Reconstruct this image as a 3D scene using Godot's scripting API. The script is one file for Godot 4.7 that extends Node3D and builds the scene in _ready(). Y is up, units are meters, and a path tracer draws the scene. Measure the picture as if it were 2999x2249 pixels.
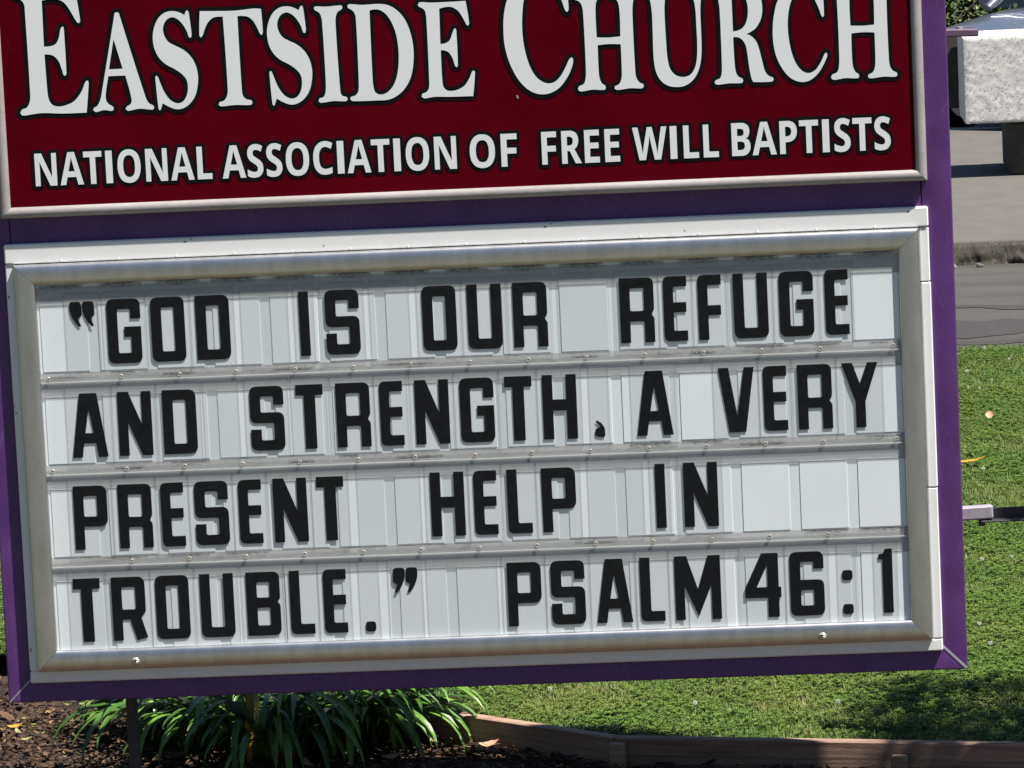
extends Node3D

var used := {}
var rng := RandomNumberGenerator.new()
const GY := 0.95          # height of the message board's centre above the mulch

# ---------------------------------------------------------------- names and tags
func numbered(called: String) -> String:
	if not used.has(called):
		used[called] = 0
		return called
	used[called] += 1
	return "%s_%03d" % [called, used[called]]

func tag(o: Node3D, label: String, category: String, group := "", kind := "") -> Node3D:
	if label != "": o.set_meta("label", label)
	if category != "": o.set_meta("category", category)
	if group != "": o.set_meta("group", group)
	if kind != "": o.set_meta("kind", kind)
	return o

func thing(called: String, label: String, category: String, at := Vector3.ZERO, group := "") -> Node3D:
	var o := Node3D.new()
	o.name = numbered(called)
	add_child(o)
	o.position = at
	tag(o, label, category, group)
	return o

func mi(called: String, mesh: Mesh, mat: Material, parent: Node3D = null) -> MeshInstance3D:
	var o := MeshInstance3D.new()
	o.mesh = mesh
	if mat: o.material_override = mat
	if parent == null:
		o.name = numbered(called)
		add_child(o)
	else:
		o.name = called
		parent.add_child(o, true)
	return o

func structure(called: String, mesh: Mesh, mat: Material) -> MeshInstance3D:
	var o := mi(called, mesh, mat)
	o.set_meta("kind", "structure")
	return o

# ---------------------------------------------------------------- mesh helpers
func new_st() -> SurfaceTool:
	var st := SurfaceTool.new()
	st.begin(Mesh.PRIMITIVE_TRIANGLES)
	return st

func tri(st: SurfaceTool, a: Vector3, b: Vector3, c: Vector3, na: Vector3, nb: Vector3, nc: Vector3) -> void:
	if (b - a).cross(c - a).dot(na + nb + nc) > 0.0:
		var t := b
		b = c
		c = t
		t = nb
		nb = nc
		nc = t
	st.set_normal(na)
	st.add_vertex(a)
	st.set_normal(nb)
	st.add_vertex(b)
	st.set_normal(nc)
	st.add_vertex(c)

func ftri(st: SurfaceTool, a: Vector3, b: Vector3, c: Vector3, hint: Vector3) -> void:
	var n := (b - a).cross(c - a).normalized()
	if n.dot(hint) < 0.0: n = -n
	tri(st, a, b, c, n, n, n)

func fquad(st: SurfaceTool, a: Vector3, b: Vector3, c: Vector3, d: Vector3, hint: Vector3) -> void:
	ftri(st, a, b, c, hint)
	ftri(st, a, c, d, hint)

# a box with chamfered edges
func bx(st: SurfaceTool, c: Vector3, s: Vector3, bev := 0.0, rot := Basis.IDENTITY) -> void:
	var h := s * 0.5
	var b: float = minf(bev, minf(h.x, minf(h.y, h.z)) * 0.9)
	if b <= 0.0:
		for ax in 3:
			for sg in [-1.0, 1.0]:
				var n := Vector3.ZERO
				n[ax] = sg
				var u := Vector3.ZERO
				u[(ax + 1) % 3] = h[(ax + 1) % 3]
				var v := Vector3.ZERO
				v[(ax + 2) % 3] = h[(ax + 2) % 3]
				var m := n * h[ax]
				fquad(st, c + rot * (m - u - v), c + rot * (m + u - v), c + rot * (m + u + v), c + rot * (m - u + v), rot * n)
		return
	var p := func(sx: float, sy: float, sz: float, ax: int) -> Vector3:
		var q := Vector3(sx * (h.x - b), sy * (h.y - b), sz * (h.z - b))
		q[ax] += [sx, sy, sz][ax] * b
		return c + rot * q
	for ax in 3:
		var a1 := (ax + 1) % 3
		var a2 := (ax + 2) % 3
		for sg in [-1.0, 1.0]:
			var q := []
			for k in [[-1.0, -1.0], [1.0, -1.0], [1.0, 1.0], [-1.0, 1.0]]:
				var w := Vector3.ZERO
				w[ax] = sg
				w[a1] = k[0]
				w[a2] = k[1]
				q.append(p.call(w.x, w.y, w.z, ax))
			var n := Vector3.ZERO
			n[ax] = sg
			fquad(st, q[0], q[1], q[2], q[3], rot * n)
		for s1 in [-1.0, 1.0]:
			for s2 in [-1.0, 1.0]:
				var lo := Vector3.ZERO
				lo[ax] = -1.0
				lo[a1] = s1
				lo[a2] = s2
				var hi := lo
				hi[ax] = 1.0
				var n2 := Vector3.ZERO
				n2[a1] = s1
				n2[a2] = s2
				fquad(st, p.call(lo.x, lo.y, lo.z, a1), p.call(hi.x, hi.y, hi.z, a1), p.call(hi.x, hi.y, hi.z, a2), p.call(lo.x, lo.y, lo.z, a2), rot * n2)
	for sx in [-1.0, 1.0]:
		for sy in [-1.0, 1.0]:
			for sz in [-1.0, 1.0]:
				ftri(st, p.call(sx, sy, sz, 0), p.call(sx, sy, sz, 1), p.call(sx, sy, sz, 2), rot * Vector3(sx, sy, sz))

func box_mesh(c: Vector3, s: Vector3, bev := 0.0, rot := Basis.IDENTITY) -> ArrayMesh:
	var st := new_st()
	bx(st, c, s, bev, rot)
	return st.commit()

# a tapered tube through points
func tube(st: SurfaceTool, pts: Array, radii: Array, sides := 8, cap := true) -> void:
	var rings := []
	var nors := []
	for i in pts.size():
		var d: Vector3 = (pts[mini(i + 1, pts.size() - 1)] - pts[maxi(i - 1, 0)]).normalized()
		var u := d.cross(Vector3(0.31, 0.2, 0.93)).normalized()
		var v := d.cross(u).normalized()
		var ring := []
		var nor := []
		for k in sides:
			var a := TAU * k / sides
			var n := u * cos(a) + v * sin(a)
			ring.append(pts[i] + n * radii[i])
			nor.append(n)
		rings.append(ring)
		nors.append(nor)
	for i in pts.size() - 1:
		for k in sides:
			var j := (k + 1) % sides
			tri(st, rings[i][k], rings[i][j], rings[i + 1][j], nors[i][k], nors[i][j], nors[i][j])
			tri(st, rings[i][k], rings[i + 1][j], rings[i + 1][k], nors[i][k], nors[i][j], nors[i][k])
	if cap:
		for e in [0, pts.size() - 1]:
			var d2: Vector3 = (pts[1] - pts[0]) if e == 0 else (pts[e - 1] - pts[e])
			for k in sides:
				ftri(st, pts[e], rings[e][k], rings[e][(k + 1) % sides], -d2)

# surface through a grid of points, smooth normals turned outwards from a line of centres
func grid(st: SurfaceTool, g: Array, centre: Callable, wrap := false) -> void:
	var nr: int = g.size()
	var nc: int = g[0].size()
	var nn := []
	for i in nr:
		var row := []
		for j in nc:
			var j0 := (j - 1 + nc) % nc if wrap else maxi(j - 1, 0)
			var j1 := (j + 1) % nc if wrap else mini(j + 1, nc - 1)
			var du: Vector3 = g[mini(i + 1, nr - 1)][j] - g[maxi(i - 1, 0)][j]
			var dv: Vector3 = g[i][j1] - g[i][j0]
			var n := du.cross(dv).normalized()
			var out: Vector3 = g[i][j] - centre.call(g[i][j])
			if n.dot(out) < 0.0: n = -n
			row.append(n)
		nn.append(row)
	for i in nr - 1:
		for j in (nc if wrap else nc - 1):
			var k := (j + 1) % nc
			tri(st, g[i][j], g[i + 1][j], g[i + 1][k], nn[i][j], nn[i + 1][j], nn[i + 1][k])
			tri(st, g[i][j], g[i + 1][k], g[i][k], nn[i][j], nn[i + 1][k], nn[i][k])

# a frame rail whose ends are cut to a mitre; profile = (distance inwards, height)
func rail(a: Vector3, b: Vector3, inward: Vector3, prof: Array, gap := 0.0) -> ArrayMesh:
	var st := new_st()
	var al := (b - a).normalized()
	var up := Vector3(0, 0, 1)
	var pn := []
	for i in prof.size():
		var d: Vector2 = prof[mini(i + 1, prof.size() - 1)] - prof[maxi(i - 1, 0)]
		pn.append((inward * -d.y + up * d.x).normalized())
	for i in prof.size() - 1:
		var q := []
		for k in [i, i + 1]:
			var u: float = prof[k].x
			var z: float = prof[k].y
			q.append(a + al * (u + gap) + inward * u + up * z)
			q.append(b - al * (u + gap) + inward * u + up * z)
		tri(st, q[0], q[1], q[3], pn[i], pn[i], pn[i + 1])
		tri(st, q[0], q[3], q[2], pn[i], pn[i + 1], pn[i + 1])
	# end faces, so the cut is closed
	for e in 2:
		var base := prof[0] as Vector2
		var last := prof[prof.size() - 1] as Vector2
		var zlo: float = minf(base.y, last.y)
		for i in prof.size() - 1:
			var pp := []
			for k in [i, i + 1]:
				var u: float = prof[k].x
				var o: Vector3 = (a + al * (u + gap)) if e == 0 else (b - al * (u + gap))
				pp.append(o + inward * u + up * prof[k].y)
				pp.append(o + inward * u + up * zlo)
			fquad(st, pp[0], pp[2], pp[3], pp[1], (-al if e == 0 else al) + inward * 0.5)
	return st.commit()

# ---------------------------------------------------------------- flat outlines
func rounded(pts: Array) -> PackedVector2Array:
	var out := PackedVector2Array()
	var n := pts.size()
	for i in n:
		var p := Vector2(pts[i][0], pts[i][1])
		var r: float = pts[i][2] if pts[i].size() > 2 else 0.0
		if r <= 0.0:
			out.append(p)
			continue
		var a := Vector2(pts[(i - 1 + n) % n][0], pts[(i - 1 + n) % n][1])
		var b := Vector2(pts[(i + 1) % n][0], pts[(i + 1) % n][1])
		var d0 := (a - p).normalized()
		var d1 := (b - p).normalized()
		var steps := 5 if r > 6.0 else 2
		var t: float = minf(r, minf((a - p).length(), (b - p).length()) * 0.5)
		for k in steps + 1:
			var f := float(k) / steps
			var q0 := p + d0 * t
			var q1 := p + d1 * t
			out.append(q0.lerp(p, f).lerp(p.lerp(q1, f), f))
	return out

func smooth_outline(s: String) -> PackedVector2Array:
	var pts := PackedVector2Array()
	var cor := []
	for w in s.split(" "):
		cor.append(w.ends_with("c"))
		var xy := w.trim_suffix("c").split(",")
		pts.append(Vector2(xy[0].to_float(), xy[1].to_float()))
	var n := pts.size()
	var out := PackedVector2Array()
	for i in n:
		var p0 := pts[i]
		var p1 := pts[(i + 1) % n]
		var L := p0.distance_to(p1)
		var t0 := (p1 - p0)
		var t1 := (p1 - p0)
		if not cor[i]: t0 = (p1 - pts[(i - 1 + n) % n]).normalized() * L
		if not cor[(i + 1) % n]: t1 = (pts[(i + 2) % n] - p0).normalized() * L
		if cor[i] and not cor[(i + 1) % n]: t0 = t0 * 1.5 - t1 * 0.5
		if cor[(i + 1) % n] and not cor[i]: t1 = t1 * 1.5 - t0 * 0.5
		var steps: int = clampi(int(L / 4.0), 1, 7)
		if cor[i] and cor[(i + 1) % n]: steps = 1
		for k in steps:
			var f := float(k) / steps
			var f2 := f * f
			var f3 := f2 * f
			out.append(p0 * (2 * f3 - 3 * f2 + 1) + t0 * (f3 - 2 * f2 + f) + p1 * (-2 * f3 + 3 * f2) + t1 * (f3 - f2))
	return out

func ccw(p: PackedVector2Array) -> PackedVector2Array:
	if Geometry2D.is_polygon_clockwise(p):
		p.reverse()
	return p

# joins holes to their outline so that one polygon can be cut into triangles
func keyhole(outer: PackedVector2Array, holes: Array) -> PackedVector2Array:
	var o := ccw(outer.duplicate())
	for hh in holes:
		var h: PackedVector2Array = ccw(hh.duplicate())
		h.reverse()
		var best := 1e9
		var bi := 0
		var bj := 0
		for i in o.size():
			for j in h.size():
				var d := o[i].distance_squared_to(h[j])
				if d < best:
					best = d
					bi = i
					bj = j
		var r := PackedVector2Array()
		for i in bi + 1: r.append(o[i])
		for k in h.size() + 1: r.append(h[(bj + k) % h.size()])
		for i in range(bi, o.size()): r.append(o[i])
		o = r
	return o

# a flat plate cut to an outline, from z0 to z1
func plate(st: SurfaceTool, outer: PackedVector2Array, holes: Array, z0: float, z1: float, scale := 0.001, off := Vector2.ZERO) -> void:
	var k := keyhole(outer, holes)
	var idx := Geometry2D.triangulate_polygon(k)
	if idx.is_empty(): print("no triangles for an outline of ", k.size())
	var f := func(p: Vector2, z: float) -> Vector3: return Vector3(p.x * scale + off.x, p.y * scale + off.y, z)
	var up := Vector3(0, 0, 1)
	for i in range(0, idx.size(), 3):
		tri(st, f.call(k[idx[i]], z1), f.call(k[idx[i + 1]], z1), f.call(k[idx[i + 2]], z1), up, up, up)
	var rims := [ccw(outer.duplicate())]
	for hh in holes:
		var h: PackedVector2Array = ccw(hh.duplicate())
		h.reverse()
		rims.append(h)
	for r in rims:
		for i in r.size():
			var a: Vector2 = r[i]
			var b: Vector2 = r[(i + 1) % r.size()]
			if a.distance_to(b) < 1e-6: continue
			var d := b - a
			fquad(st, f.call(a, z0), f.call(b, z0), f.call(b, z1), f.call(a, z1), Vector3(d.y, -d.x, 0))

func grow(outer: PackedVector2Array, by: float) -> PackedVector2Array:
	var r := Geometry2D.offset_polygon(ccw(outer.duplicate()), by, Geometry2D.JOIN_ROUND)
	var best := PackedVector2Array()
	for q in r:
		if not Geometry2D.is_polygon_clockwise(q) and q.size() > best.size(): best = q
	return best

func shrink_all(hole: PackedVector2Array, by: float) -> Array:
	var out := []
	for q in Geometry2D.offset_polygon(ccw(hole.duplicate()), -by, Geometry2D.JOIN_ROUND):
		if not Geometry2D.is_polygon_clockwise(q) and q.size() > 2: out.append(q)
	return out

# ---------------------------------------------------------------- materials
func std(c: Color, rough := 0.7, metal := 0.0, spec := 0.5) -> StandardMaterial3D:
	var m := StandardMaterial3D.new()
	m.albedo_color = c
	m.roughness = rough
	m.metallic = metal
	m.metallic_specular = spec
	return m

func lin(r: float, g: float, b: float) -> Color:
	return Color(r, g, b).linear_to_srgb()

# noise blended between colours (linear), with a second finer layer
func noise_image(size: int, sd: int, freq: float, fine: float, cols: Array, stretch := Vector2.ONE, contrast := 1.0) -> Image:
	var n1 := FastNoiseLite.new()
	n1.seed = sd
	n1.frequency = freq
	n1.fractal_octaves = 4
	var n2 := FastNoiseLite.new()
	n2.seed = sd + 7
	n2.frequency = fine
	n2.fractal_octaves = 2
	var im := Image.create(size, size, false, Image.FORMAT_RGB8)
	for y in size:
		for x in size:
			# blended with itself across the border, so that it repeats without a seam
			var fx := float(x) / size
			var fy := float(y) / size
			var v := 0.0
			var px := x * stretch.x
			var py := y * stretch.y
			var sx := size * stretch.x
			var sy := size * stretch.y
			var a := n1.get_noise_2d(px, py) * (1 - fx) * (1 - fy) + n1.get_noise_2d(px - sx, py) * fx * (1 - fy) + n1.get_noise_2d(px, py - sy) * (1 - fx) * fy + n1.get_noise_2d(px - sx, py - sy) * fx * fy
			v = 0.5 + (a * 0.75 + n2.get_noise_2d(px, py) * 0.35) * contrast
			v = clampf(v, 0.0, 0.999) * (cols.size() - 1)
			var i := int(v)
			im.set_pixel(x, y, (cols[i] as Color).lerp(cols[i + 1], v - i))
	im.generate_mipmaps()
	return im

func noisy(im: Image, scale: float, rough := 0.8, bump := 0.0, spec := 0.5) -> StandardMaterial3D:
	var m := StandardMaterial3D.new()
	m.albedo_texture = ImageTexture.create_from_image(im)
	m.uv1_triplanar = true
	m.uv1_world_triplanar = true
	m.uv1_scale = Vector3.ONE * scale
	m.roughness = rough
	m.metallic_specular = spec
	if bump > 0.0:
		var g: Image = im.duplicate()
		g.clear_mipmaps()
		g.convert(Image.FORMAT_L8)
		g.convert(Image.FORMAT_RGBA8)
		g.bump_map_to_normal_map(bump)
		g.generate_mipmaps()
		m.normal_enabled = true
		m.normal_texture = ImageTexture.create_from_image(g)
		m.normal_scale = 1.0
	return m

func clear_mat(c: Color, a: float, rough := 0.15) -> StandardMaterial3D:
	var m := std(Color(c.r, c.g, c.b, a), rough)
	m.transparency = BaseMaterial3D.TRANSPARENCY_ALPHA
	return m

const SERIF := {
	"E_cap": "0,0c -2.9,-4.3 -0.6,-9.7 11.7,-14.7 21.7,-26.7 23.3,-44.5 24.1,-251.4 21.9,-272.7 12.9,-287.5 0.4,-292 -3.4,-298.4 0.1,-306.1 7.2,-306.8 49.8,-302.5 103.6,-305.9 163.9,-306c 173.1,-233.7 172.4,-227.8 169.6,-225.5 165.3,-228.9 153.6,-253.4 134.3,-275.8 112.1,-285.5 93.9,-288 79.8,-284.2 70.6,-271.2 67.8,-249.7 66,-155.9c 87.3,-159.5 100.8,-174.4 108.4,-197.9 111.6,-210.2 115.6,-211.6 118.5,-206.4 118.6,-93.2 117.8,-89.3 115,-88.1 110.7,-92.9 104.2,-117.5 95.3,-131.4 81.5,-136.1 65.7,-136.3c 67,-21.2c 85.1,-18.5 110.1,-20.8 123.9,-29.4 135.5,-45.9 146.7,-67.8 153.7,-79.6 158.1,-81.6 161.1,-76.6 153.2,-5c",
	"A": "0,0c 5,1.2 10.1,-0c 65.9,-214.8 73.2,-229.4 84.4,-236.6 86.1,-241.5 83,-245.9 49.1,-242.1 19.2,-246.3 13.6,-241.1 17.2,-235.3 27.4,-229.2 30.4,-216.8 17.7,-157.4c -25,-157.3c -34.5,-203.3 -33.7,-219.4 -27,-228.6 -17.3,-234.4 -16.2,-240.7 -20.2,-244.6 -40.7,-241.8 -62.6,-246 -68,-241.1 -67,-236.2 -57.2,-230.5 -49.2,-216.9 -43.4,-195.7",
	"A_hole": "-6.6,-64.6c -22.6,-140.5c 12.3,-140.2c",
	"S": "-0,0 3,-2.9 4.6,-12.2 8.3,-62.1 6.3,-68.8 1.8,-68.1 -3,-52.8 -12.7,-34.6 -24.5,-21.6 -37.6,-15.7 -51.3,-20.4 -60.1,-32.5 -63.2,-46.6 -60,-62.7 -51,-77.3 -35.4,-86.9 -14.6,-98.5 2.4,-115.2 13.7,-137.1 18.5,-164 16.1,-190.7 8.4,-215.3 -6.1,-234.3 -22.8,-244.3 -39.1,-246.3 -56.7,-240.1 -74,-229.6c -77.2,-238.4 -79.8,-245.4 -82.6,-247.4 -85.2,-243.4 -89,-165.6 -87.7,-160.8 -84.8,-160.6 -82,-165 -76.6,-181.3 -68.8,-201.2 -55.6,-221.4 -38.2,-231.5 -23.7,-228.2 -13,-214.4 -8.3,-193.2 -10.7,-173.4 -21.5,-158.7 -38.7,-145.5 -61.3,-132 -78.1,-113.5 -87.5,-90 -89.6,-63.2 -84.6,-38.5 -72.5,-15.9 -55.7,-3.4 -37.6,-0.6 -21.7,-4 -7,-12.1c -3.2,-2.7",
	"T": "-0,0c 41,-1.8 89.2,-2.7 137.6,0.5 153.9,-1.5c 155.4,-60.1 152.7,-66.6 148.4,-63.4 142.1,-48 132.4,-29.8 120.4,-19.5 108.1,-16.7 93.8,-16.6c 94.9,-202.5 97.9,-218.6 107.4,-226.2 118,-228.8 119.8,-234.7 116.5,-239.6 76.2,-238.2 39.4,-240.2 34.8,-236.4 36.2,-230.2 48.2,-226.3 56.9,-215.1 59.7,-197.4 57.2,-16.2c 36.6,-16.7 25.5,-22.4 16,-33.5 9.9,-45.7 3.7,-61.4 -1.1,-66.2 -4.2,-61.1",
	"I": "0,0 3.3,3.4 32.6,1.8 68.3,3.4 72.1,0 70.2,-6.1 60.4,-11.5 54.5,-21.9 52.5,-41.3 55.6,-206.7 59.3,-221.4 71.1,-226 73.7,-231.1 70.2,-235.8 38.1,-234.4 4.9,-237.4 0.3,-233.7 1.8,-227.1 13.7,-222.7 18.8,-210.4 20.7,-185.6 19.1,-34.5 16.4,-18.4 10.6,-10.2 2.8,-6",
	"D": "-0,-0 3.7,3.7 37.4,0.5 73.1,1.2 97.8,-1.7 120.4,-14.2 140.5,-38.1 153.9,-72.4 159.7,-109.9 158.2,-148.8 150.2,-184 135.5,-210.1 114.9,-228.7 91.2,-238.4 60.9,-239.2 0.2,-238 -4.6,-233.4 -2.9,-227.6 8,-225 16.6,-214.7 19,-190.8 19.8,-31 16,-16.7 8.4,-9.2 1.5,-5.7",
	"D_hole": "54.8,-14.8c 63.5,-12 81.2,-14.2 98.3,-28.3 112.9,-56.4 120.9,-92.2 122.2,-136.6 116.7,-175.5 105.5,-203.4 88.6,-220.5 72.3,-225.1 60,-220.1 55.1,-204.8 53.9,-183.4",
	"E": "-0,0 3.3,5.7 33,3.9 77.5,3.7 119.3,4.5c 125.8,-52.4 122.5,-58 119.1,-54.8 111,-37.6 99.5,-19.4 85.7,-10 71.6,-8.4 52.7,-12c 51.4,-100.2c 65.4,-98.5 75.5,-91 82.5,-75.3 87.5,-64 90.3,-62.4 92.7,-66.9 92.5,-156.5 89.5,-159.9 86,-157.1 81.2,-139.1 73.1,-123.7 62.7,-117 51.6,-115.6c 51.9,-192.9 54.7,-209 63.2,-216.8 75.6,-218.4 91.8,-215.1 108.3,-205.1 119.8,-188.7 128.1,-171.3 131.9,-169.7 134.7,-173.4 127.4,-233.5c 66,-232.6 30.4,-231.1 4.4,-234 -2,-229.7 -0,-222.6 10.5,-218.7 17.6,-208.3 19.2,-187.9 19.6,-35.4 17,-15.8 9.3,-8 2.4,-4.9",
	"C_cap": "-0,0 -9.8,-38.4 -12.5,-75.5 -11.4,-109.2 -5,-143.1 6,-173.8 20.8,-201.1 39.4,-222.3 60.1,-234.7 81.3,-238.3 102.8,-233.9 122.9,-221.5 139.9,-200.9 151.5,-180.1 157.6,-160.9 157.3,-152 153.7,-149.2 149.1,-152.5 139.4,-170.7 126,-193.2 111.1,-207.6 95.8,-211.8 79.2,-207.1 63.8,-194 50.6,-170.4 41.4,-139.9 35.9,-105.9 34.4,-72.2 36.4,-36.9 41.6,-1.8 50.6,20.8 63.9,39.6 78.4,47.8 96.1,47 111.6,37.5 125.1,21 136.2,-7.8 144.3,-32.9 148.5,-36.2 152.5,-30.6 148.2,62.3 145.7,65.6 142.5,62.5 136.9,46.9c 118,60.1 95.3,67.3 70.3,64 43.1,51.1 19.2,31",
	"H": "0,0 2.8,6 15.1,11.3 20.1,23.5 22.1,50 21.2,188.1 17.7,209.5 10.1,218.6 -0.3,222.6 -2.1,229.8 2,235.2 33.9,234.9 65.8,236.4 69.1,231 66.8,225.8 58,220 53.6,207.9 52,183.2 52.4,125.7c 82.2,124.1 111.5,125.8c 111.8,194.7 107.4,214.3 100.5,220.3 93.6,223.4 91.7,229.1 95.8,233.7 125.9,233.4 157.8,235.9 161.5,231.3 159.2,226.5 150.1,220.4 146,207.3 143.9,179.1 144.8,36.7 147.6,18.8 155.1,8.2 163.5,4.3 164.6,-1.4 160.7,-5.7 129.8,-4.3 98.6,-7.4 91.6,-4.5 92.4,2.1 102.7,6.6 109.5,19.6 111.4,42.6 111.5,106.3c 81.4,108 53.9,106.2c 53.7,40.6 55.5,22.8 61.2,9.6 68.6,4.7 69.9,-1.4 66.7,-5.5 35.7,-3.8 5.4,-6.9",
	"U": "0,-0 3.3,-26.7 3.6,-62 3.4,-148.7 8.3,-180.8 19.8,-202.5 37,-214.8 56.3,-218.7 77.7,-216.6 97.7,-204.1 112.7,-181.8 121.1,-150.3 123.6,-111.5 123.8,-40.8 126.2,-5.6 131.1,6.5 141,12.2 142.5,17.4 138.8,22.4 117.6,22.1 94.6,21.3 91.2,16.2 101.2,9.6 108.5,-4.9 111.9,-31.5 112.7,-75.6 112.9,-114.5 110.4,-151.6 103.2,-176 91.1,-190.6 75,-194.7 57.5,-190 44,-175.2 37.9,-150.2 35.9,-114.7 34.7,-36.9 35.8,-12.2 39.2,5.3 48.4,13.7 52.9,17.4 50.5,23.3 17,23.5 -15.8,23.2 -19,18.1 -10,13.1 -2.8,7.1",
	"R": "0,-0 2.8,6.6 14.1,11.4 19,23.6 20.4,50.1 20.2,182.6 17.6,205.6 14.8,223.4 6.3,232.6 4.4,238.8 9.4,243.4 42,242.4 73.8,242.8 98.2,237.3 115.3,222.4 124.1,200.9 125.7,174.4 120.4,151.7 108.2,132.8 95.5,123.7 83.3,118.4c 96.8,112.1 108.6,97.5 115.6,74.2 122.3,42.1 126.9,24.2 135.3,12.3 146.2,7.4 147.3,2.1 143.6,-2.2 96.7,-1.4c 92.7,8 88.4,33 84.6,70.3 81,91.6 71.8,106.2 61.5,111.9 50.9,112c 52.2,43.4 55.2,22 61.1,12.9 70.2,8.1 71.8,2.2 68.4,-2.5 37.5,-2 6.4,-4.2",
	"R_hole": "51.1,126.5c 62.1,127.8 76.5,135.1 86,151.5 90.2,176 87.9,199 79.9,218.7 67.9,228.1 50.6,228.8c",
	"C": "0,-0 -11,-34.8 -15.6,-69.9 -15.5,-105.2 -9,-140.8 4,-169.7 20.8,-191.7 39.8,-203.1 59.2,-205.7 77.1,-199.4 95.4,-182.5 108.5,-161.9 117.1,-142.8 116.5,-137.5 113.9,-135.2 110.2,-139 101.6,-156.3 88.6,-175.1 77.7,-182.6 67,-184.3 53.2,-178 39.7,-160.6 30.1,-135.5 24.2,-105.2 21.8,-75.1 23,-45.1 28.5,-15.4 39.1,8.8 53.8,24 68,27.8 81.8,19.2 91.5,-4.1 101.2,-27.4 105.9,-42.6 109.3,-47.2 112.6,-42.9 110.7,37.3 108.2,41.3 105.1,38.4 101.5,28.9c 82.5,38.6 61.5,42.1 40.1,35.2 20.2,20.2",
}

var M := {}

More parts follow.
